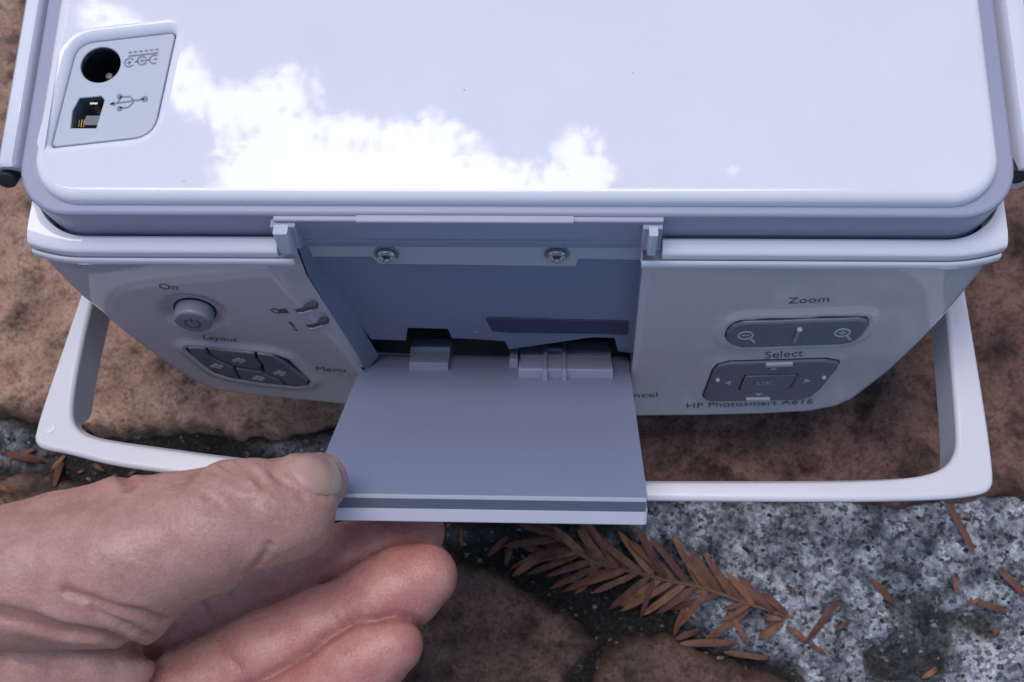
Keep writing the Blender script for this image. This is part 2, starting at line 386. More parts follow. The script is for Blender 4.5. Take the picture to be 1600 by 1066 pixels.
def half(outer, slot, sgn):
    yo, xo = mono(outer); bmin = outer[:, 1].min(); NR = 110; NC = 110
    s = np.linspace(0, 1, NR); rows = bmin + (btop - bmin) * (s ** 1.7)
    ys_, xs_ = mono(slot); V = []; Fc = []; arr = np.zeros((NR, NC, 3))
    for i, b in enumerate(rows):
        # keep the outer boundary monotone: nearest-edge crossing
        xo_b = np.interp(b, yo, xo); xs_b = np.interp(b, ys_, xs_)
        if b < ys_[0]: xs_b = xs_b + (-.0102 - xs_b) * sstep((ys_[0] - b) / .004)
        t = np.linspace(0, 1, NC) ** 1.0; t = 1 - (1 - t) ** 1.6
        a = xs_b + (xo_b - xs_b) * t; bb = np.full(NC, b)
        d = line_dist(a, bb, outer); dd = np.clip(d, 0, RP)
        roll = RP - np.sqrt(np.maximum(RP ** 2 - (RP - dd) ** 2, 0))
        ds = (np.abs(a - xs_b)); edge = .0008 * (1 - np.clip(ds / .0008, 0, 1)) ** 2
        arr[i] = PAN.world(a, bb, hpan(a, bb) - roll - edge)
    V = arr.reshape(-1, 3).tolist()
    for i in range(NR - 1):
        for j in range(NC - 1): Fc.append((i * NC + j, i * NC + j + 1, (i + 1) * NC + j + 1, (i + 1) * NC + j))
    # skirt along the outer boundary
    rim = [i * NC + NC - 1 for i in range(NR - 1, -1, -1)] + list(range(NC - 2, -1, -1))
    o = len(V)
    for q in rim: p = np.array(V[q]); V.append((p[0] * .985, p[1] + .016, p[2] + .003))
    for k in range(len(rim) - 1): Fc.append((rim[k], rim[k + 1], o + k + 1, o + k))
    return V, Fc
V, Fc = join([half(Lo, SLp, -1), half(Ro, SRp, 1)])
CPN = mesh_obj('control_panel', V, Fc, PANELM, PR, 60)
extr('panel_lip', np.linspace(-.1128, lxl, 34), lipp, WHITE, CPN); extr('panel_lip', np.linspace(lxr, .1130, 34), lipp, WHITE, CPN)

# --- slot: chamfer, side walls, ribbed floor pieces
def strip(name, A, hA, B, hB, mat, parent):
    a = np.array(PAN.pix(A, hA)); b = np.array(PAN.pix(B, hB)); n = len(A)
    V = np.vstack([PAN.world(a[:, 0], a[:, 1], hA), PAN.world(b[:, 0], b[:, 1], hB)])
    return mesh_obj(name, V, [(i, i + 1, n + i + 1, n + i) for i in range(n - 1)], mat, parent, 20)
SL = [(459, 400), (482, 434), (512, 480), (536, 518), (555, 546), (570, 572)]
strip('slot_chamfer', [(436, 400), (424, 418), (449, 453), (500, 505), (537, 545), (560, 574)], -.0004, [(462, 385), (479, 430), (510, 478), (535, 517), (556, 549), (570, 574)], -.0022, PANELM, CPN)
DF = -.0068
strip('slot_wall', [(462, 376), (482, 432), (512, 480), (536, 518), (558, 552), (572, 580)], -.0020, [(484, 376), (498, 410), (530, 456), (556, 496), (578, 533), (592, 556)], DF, RIB2, CPN)
strip('slot_wall', [(1006, 380), (1003, 414), (995, 490), (985, 590)], -.0006, [(1002, 380), (999, 414), (991, 490), (981, 590)], DF - .002, PANELM, CPN)
recess_px = [(476, 370), (1008, 370), (1001, 430), (990, 552), (966, 549), (960, 528), (925, 527), (795, 546), (789, 533), (706, 528), (700, 514), (637, 512), (634, 532), (580, 530), (554, 496), (530, 458), (498, 412)]
RF = slab('recess_floor', PAN, PAN.pix(recess_px, DF), DF - .0012, DF, RIB2, CPN, bottom=True)
top_px = [(466, 372), (1004, 377), (1000, 407), (904, 405), (900, 417), (592, 413), (580, 402), (486, 402), (474, 392)]
tp2 = PAN.pix(top_px, DF + .0014)
TP = slab('recess_cover', PAN, tp2, DF, DF + .0014, RIB1, CPN, .0003, seg=2)
win = fillet(PAN.pix([(758, 497), (982, 503), (981, 524), (925, 522), (800, 521), (769, 518)], DF + .0004), .0006, 3)
slab('smoked_window', PAN, win, DF - .0006, DF + .0004, SMOKE, RF, .0002, seg=2)
slab('dark_gap_backing', PAN, PAN.pix([(530, 480), (1010, 480), (1000, 660), (560, 660)], -.016), -.017, -.016, DARK, CPN)  # black sheet added behind the slot, standing in for the gap's shade
V, Fc = slab_geo(PAN, circle(PAN.pix([(743, 520)], DF)[0], .0009, 14), DF, DF + .0003, .0002); mesh_obj('pip', V, Fc, RIB2, RF)
for u, v in ((604, 397), (870, 397)):
    c = PAN.pix([(u, v)], DF + .0016)[0]
    V, Fc = slab_geo(PAN, circle(c, .0031, 32), DF + .0012, DF + .0017, .0002, holes=[circle(c, .00255, 32)]); SCW = mesh_obj('screw_well', V, Fc, KEYL, TP)
    star = [(c[0] + (.0010 + .0003 * math.cos(6 * t)) * math.cos(t), c[1] + (.0010 + .0003 * math.cos(6 * t)) * math.sin(t)) for t in np.linspace(0, 2 * math.pi, 37)[:-1]]
    V, Fc = slab_geo(PAN, circle(c, .0024, 32), DF + .0010, DF + .0030, .0009, holes=[star], seg=4); mesh_obj('screw', V, Fc, CHROME, SCW)
    V, Fc = slab_geo(PAN, circle(c, .0019, 20), DF + .0014, DF + .0018); mesh_obj('drive', V, Fc, KEY, SCW)
# hinge tabs with their seats
for u0, u1, v0, v1 in ((437, 464, 358, 398), (1011, 1030, 361, 401)):
    q = PAN.pix([(u0, v1), (u1, v1)], .003); bt = PAN.pix([(u0, v0 + 9)], .003)[0][1]
    TB = slab('hinge_tab', PAN, [(q[0][0], q[0][1]), (q[1][0] - .0008, q[1][1]), (q[1][0] - .0008, bt), (q[0][0], bt)], .0002, .0030, PORTG, PR, .0005, seg=2)
    slab('tab_seat', PAN, [(q[0][0] - .0012, q[0][1] - .0016), (q[1][0] + .0004, q[0][1] - .0016), (q[1][0] + .0004, bt - .001), (q[0][0] - .0012, bt - .001)], -.004, .0002, BEZ, TB, .0003, seg=2)

# --- buttons, indicators and printing
f = PAN
ob = slab('power_button', f, circle(on_c, on_r, 48), -.002, .0030, KEYL, CPN, .0009, seg=5)
V, Fc = slab_geo(f, circle(on_c, on_r + .0005, 48), -.0022, -.0008); mesh_obj('button_gap', V, Fc, DARK, CPN)
cc = on_c + np.array([0, -.0002])
g = [stroke_geo(f, arcp(cc, .0019, 125, 415, 24), .0005, .0030, .00312), stroke_geo(f, [cc + (0, .0004), cc + (0, .0025)], .0005, .0030, .00312)]
mesh_obj('power_icon', *join(g), INK, ob, 0)
def pad(name, outl, mat, h=.0009, b=.0007, parent=CPN):
    base = slab(name + '_gap', f, inset(outl if area2(outl) > 0 else outl[::-1], -.0004), -.0015, .00045, DARK, parent)
    return base
PADL = pad('layout_pad', lay2, KEY)
Q = lambda L_: PAN.pix([(x / 2.5383, 300 + y / 2.5383) for x, y in L_], .0014)
keys = [[(742, 618), (815, 622), (828, 648), (858, 668), (924, 696), (934, 720), (947, 742), (880, 725), (820, 696), (768, 655)],
        [(822, 622), (1008, 641), (1014, 665), (1037, 690), (1033, 707), (932, 691), (864, 663), (836, 643)],
        [(933, 699), (1038, 714), (1046, 722), (1108, 746), (1128, 765), (1100, 765), (957, 745), (942, 717)],
        [(1018, 642), (1080, 650), (1130, 681), (1222, 752), (1213, 769), (1136, 765), (1114, 744), (1050, 717), (1046, 690), (1023, 662)]]
icons = [[(860, 690)], [(948, 668)], [(1025, 738)], [(1110, 718)]]
for kp, ic in zip(keys, icons):
    kk = Q(kp); kk = fillet(kk, .0004, 2)
    ko = slab('layout_key', f, kk, 0, .0015, KEY, PADL, .0005, seg=3)
    c = Q(ic)[0]
    gg = [slab_geo(f, circle((c[0] + dx * .0011, c[1] + dy * .0011), .00075, 8), .0015, .00158) for dx, dy in ((-1, 0), (0, .6), (.4, -.6), (1, .1))]
    mesh_obj('key_icon', *join(gg), PALEINK, ko, 0)
zp = pad('zoom_pad', zoo2, KEY)
ZB = slab('zoom_rocker', f, zoo2, 0, .0015, KEY, zp, .0008, seg=4)
Zc = lambda x, y, h=.0015: PAN.pix([(980 + x / 4, 450 + y / 4)], h)[0]
def glass(c, sgn):
    c = np.array(c); gg = [stroke_geo(f, arcp(c, .0018, 0, 360, 24), .0005, .0015, .00162), stroke_geo(f, [c + (.0013, -.0013), c + (.0028, -.0034)], .0006, .0015, .00162), stroke_geo(f, [c - (.0009, 0), c + (.0009, 0)], .0004, .0015, .00162)]
    if sgn: gg.append(stroke_geo(f, [c - (0, .0009), c + (0, .0009)], .0004, .0015, .00162))
    return gg
mesh_obj('zoom_out_icon', *join(glass(Zc(740, 297), 0)), PALEINK, ZB, 0); mesh_obj('zoom_in_icon', *join(glass(Zc(1345, 280), 1)), PALEINK, ZB, 0)
V, Fc = stroke_geo(f, [Zc(1077, 250), Zc(1040, 335)], .0008, .0014, .0021); mesh_obj('centre_ridge', V, Fc, KEYL, ZB, 0)
V, Fc = slab_geo(f, circle(Zc(1077, 255), .0007, 12), .0014, .0024, .0003); mesh_obj('centre_dot', V, Fc, PALEINK, ZB)
sp = pad('select_pad', sel2, KEY)
okp = [Zc(705, 632), Zc(742, 556), Zc(1060, 548), Zc(1015, 625), Zc(985, 650), Zc(710, 650)]
okl = [tuple(p) for p in okp]
okn = np.array(okl[::-1] if area2(okl) < 0 else okl)
SB = slab('select_key', f, sel2, 0, .0013, KEY, sp, .0006, holes=[inset(okn, -.00025)], seg=3)
OKB = slab('ok_key', f, okn, 0, .0015, KEY, sp, .0003, seg=2)
gg = []
for c, d in ((Zc(915, 508), (0, 1)), (Zc(822, 668), (0, -1)), (Zc(632, 597), (-1, 0)), (Zc(1122, 584), (1, 0))):
    c = np.array(c); d = np.array(d, float); n_ = np.array([-d[1], d[0]])
    gg.append(slab_geo(f, [c + d * .0009, c - d * .0006 + n_ * .0010, c - d * .0006 - n_ * .0010], .0013, .0014))
mesh_obj('arrow_marks', *join(gg), PALEINK, SB, 0)
for p, q in (((866, 480), (1034, 474)), ((742, 695), (890, 693))):
    V, Fc = stroke_geo(f, [Zc(*p), Zc(*q)], .0012, .0012, .0020); mesh_obj('tactile_bar', V, Fc, PALEINK, SB, 0)
for p in ((566, 575), (1230, 560)):
    V, Fc = slab_geo(f, circle(Zc(*p), .0006, 12), .0012, .0021, .0003); mesh_obj('tactile_dot', V, Fc, PALEINK, SB)
K1 = lambda L_, h=0: PAN.pix([(230 + x / k5, 420 + y / k5) for x, y in L_], h)
for L_ in ([(1115, 305), (1150, 300), (1280, 270), (1295, 292), (1250, 308), (1180, 328), (1140, 330)], [(1200, 420), (1235, 420), (1360, 387), (1378, 408), (1330, 424), (1265, 446), (1225, 446)]):
    slab('indicator_light', f, K1(L_), -.001, .0002, INK, CPN)
    a = K1([(L_[6][0] + 2, L_[6][1] + 6), (L_[5][0], L_[5][1] + 8), (L_[4][0], L_[4][1] + 8)], .0003)
    V, Fc = stroke_geo(f, a, .0004, -.001, .00035); mesh_obj('indicator_rim', V, Fc, PORTG, CPN, 0)
gg = [slab_geo(f, K1([(985, 306), (1050, 300), (1074, 334), (1000, 336)]), 0, .00012), stroke_geo(f, K1([(985, 306), (955, 299), (937, 312), (965, 330), (1000, 334)]), .0004, 0, .00012)]
mesh_obj('battery_mark', *join(gg), INK, CPN, 0)
gg = [slab_geo(f, K1([(1066, 400), (1092, 402), (1124, 445), (1110, 447)]), 0, .00012), slab_geo(f, K1([(1106, 455), (1130, 455), (1143, 466), (1118, 467)]), 0, .00012)]
mesh_obj('alert_mark', *join(gg), INK, CPN, 0)
def lettering(txt, p0, p1, hs=1.0, frame=PAN, h=.00013, mat=INK, parent=CPN, hf=hpan, name='lettering'):
    cu = bpy.data.curves.new('t', 'FONT'); cu.body = txt; cu.size = 1; cu.resolution_u = 3
    to = bpy.data.objects.new('t', cu); COL.objects.link(to)
    dg = bpy.context.evaluated_depsgraph_get(); dg.update()
    me = bpy.data.meshes.new_from_object(to.evaluated_get(dg)); bpy.data.objects.remove(to)
    P = np.array([v.co[:2] for v in me.vertices]); Fc = [tuple(p.vertices) for p in me.polygons]; bpy.data.meshes.remove(me)
    x0, x1_ = P[:, 0].min(), P[:, 0].max()
    A = np.array(frame.pix([p0], h)[0]); B = np.array(frame.pix([p1], h)[0]); d = B - A; ln = np.linalg.norm(d); d /= ln; nn = np.array([-d[1], d[0]])
    s = ln / (x1_ - x0); Q2 = A + np.outer((P[:, 0] - x0) * s, d) + np.outer(P[:, 1] * s * hs, nn)
    hh = (hf(Q2[:, 0], Q2[:, 1]) if hf else 0) + h
    return mesh_obj(name, frame.world(Q2[:, 0], Q2[:, 1], hh), Fc, mat, parent, 0)
lettering('On', (250, 452), (279, 453.5), .95)
lettering('Layout', (318, 530), (371, 534.5), .95)
lettering('Menu', (494, 579.5), (540, 582), .95)
lettering('Zoom', (1231, 475), (1295, 472), .95)
lettering('Select', (1195, 558.5), (1255, 555.5), .95)
lettering('Cancel', (962, 623), (1028, 620.5), .95)
lettering('HP Photosmart A616', (1073, 638), (1270, 631), 1.05)
lettering('OK', Zp := (980 + 808 / 4, 450 + 608 / 4), (980 + 910 / 4, 450 + 604 / 4), .9, h=.0016, mat=PALEINK, parent=OKB, hf=None)

# --- LCD-style flap held open by the hand: grey inner plate, dark step, pale shell
AD = math.radians(39.6)
hp = at(780, 575, PAN.ez, PAN.ez @ PAN.o - .0035)
DR = Frame((0, hp[1], hp[2]), (1, 0, 0), (0, -math.sin(AD), math.cos(AD)), (0, -math.cos(AD), -math.sin(AD)))
q = DR.pix([(570, 577), (990, 577), (1006, 781), (1007, 796), (1007, 822), (515, 690)])
x0d = (q[0][0] + q[5][0]) / 2 - .0006; x1d = (q[1][0] + q[2][0]) / 2 - .0001; L1 = q[2][1]
FLAP = slab('flap', DR, fillet([(x0d, -.0085), (x1d, -.0085), (x1d, L1), (x0d, L1)], [0, 0, .0008, .0008], 3), .0000, .0007, DOORG, PR, .0002, seg=2)
# a pale strip paints in the highlight along the plate's front edge
slab('flap_core', DR, [(x0d + .0006, -.002), (x1d - .0004, -.002), (x1d - .0004, L1 + .0002), (x0d + .0006, L1 + .0002)], .0005, .0032, plastic('dark slate plastic', (.105, .115, .165), .4), FLAP)
slab('flap_edge_highlight', DR, [(x0d + .0003, L1 - .0005), (x1d - .0003, L1 - .0005), (x1d - .0003, L1 + .0001), (x0d + .0003, L1 + .0001)], -.0002, .0006, PORTG, FLAP)
slab('flap_shell', DR, fillet([(x0d - .0001, -.002), (x1d + .0001, -.002), (x1d + .0001, L1 + .0004), (x0d - .0001, L1 + .0004)], [0, 0, .001, .001], 3), .0030, .0064, plastic('lilac white shell', (.60, .58, .66), .35, 0, .15, 4500), FLAP, .0004, seg=3)
# latch block and clip at the flap's root (they stand up from the inner plate)
IN = Frame(DR.o, (-1, 0, 0), DR.ey, -DR.ez)
def inbox(name, us, v0, v1, h0, h1, mat, parent, bw=.0004):
    q_ = IN.pix([(us[0], v1), (us[1], v1)], h1); t_ = IN.pix([(us[0], v0)], h1)[0][1]
    return slab(name, IN, [(q_[0][0], q_[0][1]), (q_[1][0], q_[0][1]), (q_[1][0], t_), (q_[0][0], t_)], h0, h1, mat, parent, bw, seg=2)
LB = inbox('latch_block', (639, 700), 541, 566, -.001, .0026, GREY, FLAP)
inbox('latch_step', (641, 703), 528, 542, -.001, .0040, GREY, LB)
CLP = inbox('clip', (810, 958), 556, 576, -.001, .0026, plastic('pale clip plastic', (.31, .32, .44), .4, 0, .2, 5000), FLAP, .0006)
CM_ = CLP.data.materials[0]
inbox('clip_back', (812, 955), 530, 557, -.001, .0024, CM_, CLP, .0006)
for u in (848, 878): inbox('clip_rib', (u, u + 7), 534, 577, 0, .0034, CM_, CLP, .0003)
inbox('clip_bridge', (852, 882), 541, 545, 0, .0032, CM_, CLP, .0003)
inbox('clip_post', (796, 809), 524, 560, -.001, .0028, CM_, CLP, .0003)

# --- carrying handle
HA = math.radians(8)
HF = Frame((0, -.02, .062), (1, 0, 0), (0, math.cos(HA), -math.sin(HA)), (0, math.sin(HA), math.cos(HA)))
ho = HF.pix([(125, 460), (104, 522), (62, 645), (55, 672), (52, 685), (57, 696), (70, 702), (106, 708), (171, 726), (266, 739), (420, 756), (600, 769), (800, 777), (1010, 781), (1300, 783), (1430, 781), (1490, 778), (1534, 772), (1550, 764), (1555, 745), (1541, 640), (1510, 458)])
hi = HF.pix([(1477, 468), (1486, 560), (1496, 680), (1493, 708), (1478, 729), (1450, 741), (1400, 748), (1300, 752), (1010, 752), (800, 750), (600, 740), (380, 717), (230, 697), (160, 687), (130, 678), (113, 660), (112, 630), (123, 560), (144, 470)])
def chaikin(P):
    P = [np.array(p) for p in P]; o = [P[0]]
    for a, b in zip(P[:-1], P[1:]): o += [a * .75 + b * .25, a * .25 + b * .75]
    return [tuple(p) for p in o + [P[-1]]]
ho = chaikin(chaikin(ho)); hi = chaikin(chaikin(hi))
ring = [(ho[0][0] + .0002, .050)] + ho + [(ho[-1][0], .050), (hi[0][0], .050)] + hi + [(hi[-1][0], .050)]
V, Fc = slab_geo(HF, ring, -.013, 0, .0013, seg=5)
V = np.array(V)
loc = V - HF.o; la, lb_, lh = loc @ HF.ex, loc @ HF.ey, loc @ HF.ez
bar = np.interp(la, [-.12, -.07, .03, .12], [-.0225, -.0270, -.0335, -.0335])
kk = sstep((lb_ - bar - .001) / .011); low = lh < -.0125
lh = np.where(low, -.0026 - .0104 * kk, lh); lb_ = np.where(low, lb_ + (1 - kk) * .0008, lb_)
HN = mesh_obj('handle', HF.world(la, lb_, lh), Fc, SATIN, PR, 50, True)
for u, v in ((1503, 503), (76, 668)):
    c = HF.pix([(u, v)])[0]; V, Fc = slab_geo(HF, circle(c, .0018, 24), -.0002, .00012, .0001); mesh_obj('ejector_mark', V, Fc, SATIN, HN)

# ================================================================== GROUND
def gpx(L_): return [tuple(atz(u, v)[:2]) for u, v in L_]
LSLAB = gpx([(-900, -900), (760, -900), (760, 630), (640, 645), (528, 660), (450, 672), (374, 682), (343, 672), (290, 673), (220, 676), (153, 678), (125, 668), (100, 656), (51, 648), (0, 645), (-60, 646), (-900, 640)])
RSLAB = gpx([(772, -900), (2500, -900), (2500, 800), (1700, 790), (1600, 786), (1560, 784), (1500, 787), (1400, 792), (1330, 786), (1180, 783), (1000, 780), (940, 772), (900, 752), (830, 722), (800, 690), (778, 650)])
BSTONE = gpx([(-900, 735), (-60, 738), (0, 742), (60, 737), (120, 752), (200, 775), (330, 800), (480, 830), (600, 850), (660, 862), (700, 868), (730, 872), (780, 893), (830, 925), (880, 952), (915, 978), (936, 1000), (930, 1020), (890, 1060), (860, 1300), (-900, 1300)])
RSTONE = gpx([(950, 1012), (985, 994), (1030, 991), (1060, 996), (1090, 1012), (1130, 1030), (1190, 1046), (1250, 1068), (1300, 1110), (1330, 1300), (930, 1300), (935, 1080), (940, 1040)])
LIGHT = [(gpx([(960, 770), (1700, 770), (1900, 1200), (1290, 1200), (1250, 1062), (1180, 1030), (1110, 1000), (1070, 980), (1045, 950), (1035, 915), (1000, 880), (985, 830)]), 1.0),
         (gpx([(-300, 655), (0, 662), (60, 668), (110, 690), (60, 712), (0, 722), (-300, 730)]), .42), (gpx([(380, 690), (540, 672), (560, 720), (420, 716)]), .55), (gpx([(430, 690), (480, 690), (480, 715), (430, 715)]), .6), (gpx([(690, 830), (960, 820), (1000, 860), (940, 880), (800, 850)]), .35)]
DIRT = [gpx([(1400, 935), (1470, 925), (1560, 950), (1570, 1000), (1500, 1010), (1460, 1075), (1340, 1080), (1350, 1010), (1420, 990)]), gpx([(1160, 940), (1200, 950), (1190, 985), (1130, 965)])]
def mortar_mask(x, y):
    m = np.zeros_like(x)
    for P, wgt in LIGHT:
        d = poly_dist(x, y, P) + .012 * (fbm(x, y, .02, 5) - .5)
        m = np.maximum(m, wgt * sstep(d / .006 + .5))
    for P in DIRT:
        d = poly_dist(x, y, P) + .016 * (fbm(x, y, .012, 8) - .5); m = m * (1 - .8 * sstep(d / .005 + .4))
    return m
def ground_z(x, y):
    m = mortar_mask(x, y)
    return -.0075 + .0055 * m + .0045 * (fbm(x, y, .014, 11) - .5) * (1 - .45 * m) + .0016 * (fbm(x, y, .003, 12, 3) - .5)
def stone_z(x, y, P, top, seed):
    d = poly_dist(x, y, P) + .0045 * (fbm(x, y, .010, seed) - .5) + .0035 * (fbm(x, y, .0035, seed + 3, 2) - .5)
    e = np.clip(d / .0032, -1, 1)
    z = top + .0028 * (fbm(x, y, .05, seed + 5) - .5) + .0014 * (fbm(x, y, .007, seed + 6) - .5) + .0006 * (fbm(x, y, .0022, seed + 8, 2) - .5)
    pit = np.clip(fbm(x, y, .009, seed + 9, 3) - .62, 0, 1); z = z - .010 * pit
    return z - .0075 * np.clip(1 - e, 0, 2) ** 1.7 + .0009 * np.floor(fbm(x, y * 1.6, .03, seed + 13, 3) * 7) * .35, d
STONES = [(LSLAB, .0012, 21), (RSLAB, .0008, 33), (BSTONE, -.0002, 45), (RSTONE, -.0006, 57)]
def surf_z(x, y):
    x = np.atleast_1d(np.asarray(x, float)); y = np.atleast_1d(np.asarray(y, float)); z = ground_z(x, y)
    for P, t, s in STONES:
        zz, d = stone_z(x, y, P, t, s); z = np.where(d > 0, np.maximum(z, zz), z)
    return z
def earth_mat():
    m, t, b = new_mat('soil and speckled mortar'); N = t.nodes.new; L = t.links.new
    tc = N('ShaderNodeTexCoord'); at_ = N('ShaderNodeAttribute'); at_.attribute_name = 'mortar'
    def noise(sc, det=6, r=.6):
        n = N('ShaderNodeTexNoise'); n.inputs['Scale'].default_value = sc; n.inputs['Detail'].default_value = det; n.inputs['Roughness'].default_value = r; L(tc.outputs['Object'], n.inputs['Vector']); return n
    def ramp(src, stops):
        r = N('ShaderNodeValToRGB'); e = r.color_ramp.elements
        while len(e) < len(stops): e.new(.5)
        for k, (p, c) in enumerate(stops): e[k].position = p; e[k].color = (*c, 1)
        L(src, r.inputs[0]); return r
    def mix(f, a, b_, mode='MIX'):
        x = N('ShaderNodeMix'); x.data_type = 'RGBA'; x.blend_type = mode
        if hasattr(f, 'links'): L(f, x.inputs[0])
        else: x.inputs[0].default_value = f
        for s, i in ((a, 6), (b_, 7)):
            if hasattr(s, 'links'): L(s, x.inputs[i])
            else: x.inputs[i].default_value = (*s, 1)
        return x.outputs[2]
    soil = ramp(noise(900, 8, .7).outputs['Fac'], [(.30, (.006, .006, .006)), (.52, (.022, .020, .018)), (.66, (.06, .055, .045)), (.78, (.13, .12, .11))])
    wob = noise(900, 3, .6); wm = N('ShaderNodeVectorMath'); wm.operation = 'MULTIPLY_ADD'; wm.inputs[1].default_value = (.0022,) * 3; L(wob.outputs['Color'], wm.inputs[0]); L(tc.outputs['Object'], wm.inputs[2])
    def cells(sc):
        v_ = N('ShaderNodeTexVoronoi'); v_.inputs['Scale'].default_value = sc; L(wm.outputs[0], v_.inputs['Vector']); sx = N('ShaderNodeSeparateColor'); L(v_.outputs['Color'], sx.inputs[0]); return sx.outputs[0]
    gA = ramp(cells(780), [(.06, (.10, .11, .13)), (.26, (.24, .255, .28)), (.50, (.35, .37, .40)), (.85, (.50, .52, .55))])
    gB = ramp(cells(1900), [(.12, (.40, .41, .43)), (.42, (.85, .85, .85)), (.9, (1, 1, 1))])
    grit = N('ShaderNodeMix'); grit.data_type = 'RGBA'; grit.blend_type = 'MULTIPLY'; grit.inputs[0].default_value = .8; L(gA.outputs[0], grit.inputs[6]); L(gB.outputs[0], grit.inputs[7])
    big = ramp(noise(95, 7, .62).outputs['Fac'], [(.36, (.20, .21, .23)), (.46, (.55, .56, .58)), (.54, (.95, .95, .95)), (.63, (1.45, 1.43, 1.4))])
    g2 = mix(1.0, grit.outputs[2], big.outputs[0], 'MULTIPLY')
    vo = N('ShaderNodeTexVoronoi'); vo.inputs['Scale'].default_value = 330; L(tc.outputs['Object'], vo.inputs['Vector'])
    sp = ramp(vo.outputs['Distance'], [(.20, (1, 1, 1)), (.34, (0, 0, 0))]); spm = N('ShaderNodeMath'); spm.operation = 'MULTIPLY'
    vs = ramp(vo.outputs['Color'], [(.55, (0, 0, 0)), (.6, (1, 1, 1))]); L(sp.outputs[0], spm.inputs[0]); L(vs.outputs[0], spm.inputs[1])
    g3 = mix(spm.outputs[0], g2, (.10, .105, .115))
    moss = ramp(noise(60, 5).outputs['Fac'], [(.58, (0, 0, 0)), (.70, (1, 1, 1))])
    ms = N('ShaderNodeMath'); ms.operation = 'MULTIPLY'; ms.inputs[1].default_value = .5; L(moss.outputs[0], ms.inputs[0])
    s2 = mix(ms.outputs[0], soil.outputs[0], (.05, .055, .02))
    L(mix(at_.outputs['Fac'], s2, g3), b.inputs['Base Color']); b.inputs['Roughness'].default_value = .9; b.inputs['Specular IOR Level'].default_value = .25
    bp = N('ShaderNodeBump'); bp.inputs['Strength'].default_value = .8; bp.inputs['Distance'].default_value = .0007
    L(noise(1300, 6, .7).outputs['Fac'], bp.inputs['Height']); L(bp.outputs[0], b.inputs['Normal']); return m
def stone_mat(name, c0, c1, c2, dark=.5):
    m, t, b = new_mat(name); N = t.nodes.new; L = t.links.new
    tc = N('ShaderNodeTexCoord')
    def noise(sc, det=6, r=.6):
        n = N('ShaderNodeTexNoise'); n.inputs['Scale'].default_value = sc; n.inputs['Detail'].default_value = det; n.inputs['Roughness'].default_value = r; L(tc.outputs['Object'], n.inputs['Vector']); return n
    def ramp(src, stops):
        r = N('ShaderNodeValToRGB'); e = r.color_ramp.elements
        while len(e) < len(stops): e.new(.5)
        for k, (p, c) in enumerate(stops): e[k].position = p; e[k].color = (*c, 1)
        L(src, r.inputs[0]); return r
    def mul(a, b_, f=1.0):
        x = N('ShaderNodeMix'); x.data_type = 'RGBA'; x.blend_type = 'MULTIPLY'; x.inputs[0].default_value = f; L(a, x.inputs[6]); L(b_, x.inputs[7]); return x.outputs[2]
    base = ramp(noise(42, 9, .66).outputs['Fac'], [(.34, c2), (.48, c1), (.64, c0)])
    grain = ramp(noise(800, 5, .7).outputs['Fac'], [(.34, (.42, .40, .39)), (.50, (.95, .95, .95)), (.70, (1.0, 1.0, 1.0))])
    blot = ramp(noise(70, 8, .72).outputs['Fac'], [(.30, (.10, .10, .11)), (.43, (1 - dark * .6,) * 3), (.52, (1, 1, 1))])
    fine = ramp(noise(260, 6, .7).outputs['Fac'], [(.36, (.16, .15, .16)), (.44, (.80, .80, .80)), (.5, (1, 1, 1))])
    c = mul(mul(mul(base.outputs[0], grain.outputs[0]), blot.outputs[0]), fine.outputs[0], .55)
    li = ramp(noise(150, 6, .7).outputs['Fac'], [(.64, (0, 0, 0)), (.74, (1, 1, 1))])
    x = N('ShaderNodeMix'); x.data_type = 'RGBA'; s = N('ShaderNodeMath'); s.operation = 'MULTIPLY'; s.inputs[1].default_value = .35; L(li.outputs[0], s.inputs[0]); L(s.outputs[0], x.inputs[0]); L(c, x.inputs[6]); x.inputs[7].default_value = (.42, .36, .32, 1)
    L(x.outputs[2], b.inputs['Base Color']); b.inputs['Roughness'].default_value = .78; b.inputs['Specular IOR Level'].default_value = .35
    bp = N('ShaderNodeBump'); bp.inputs['Strength'].default_value = .9; bp.inputs['Distance'].default_value = .0010
    L(noise(700, 8, .7).outputs['Fac'], bp.inputs['Height']); L(bp.outputs[0], b.inputs['Normal']); return m
def grid_mesh(name, xs, ys, zf, mat, parent=None, keep=None, attr=None):
    X, Y = np.meshgrid(xs, ys); z = zf(X.ravel(), Y.ravel()); V = np.stack([X.ravel(), Y.ravel(), z], 1)
    nx = len(xs); i = np.arange(len(ys) - 1)[:, None] * nx + np.arange(nx - 1)[None]; i = i.ravel()
    Q4 = np.stack([i, i + 1, i + 1 + nx, i + nx], 1)
    if keep is not None:
        k = keep(X.ravel(), Y.ravel()); Q4 = Q4[k[Q4].any(1)]
        used = np.unique(Q4); mp = np.full(len(V), -1); mp[used] = np.arange(len(used)); V = V[used]; Q4 = mp[Q4]
    me = bpy.data.meshes.new(name); me.vertices.add(len(V)); me.vertices.foreach_set('co', V.ravel())
    me.loops.add(Q4.size); me.loops.foreach_set('vertex_index', Q4.ravel().astype(np.int32)); me.polygons.add(len(Q4))
    me.polygons.foreach_set('loop_start', np.arange(0, Q4.size, 4, dtype=np.int32)); me.update(calc_edges=True); me.validate()
    me.materials.append(mat); me.shade_smooth()
    if attr:
        for n_, fn in attr.items():
            a = me.attributes.new(n_, 'FLOAT', 'POINT'); a.data.foreach_set('value', fn(V[:, 0], V[:, 1]).astype(np.float32))
    o = bpy.data.objects.new(name, me); COL.objects.link(o)
    if parent: o.parent = parent
    return o
def axis(a, b, st, far, k=10):
    o = np.geomspace(st * 4, far, k); return np.concatenate([(a - o)[::-1], np.arange(a, b, st), b + o])
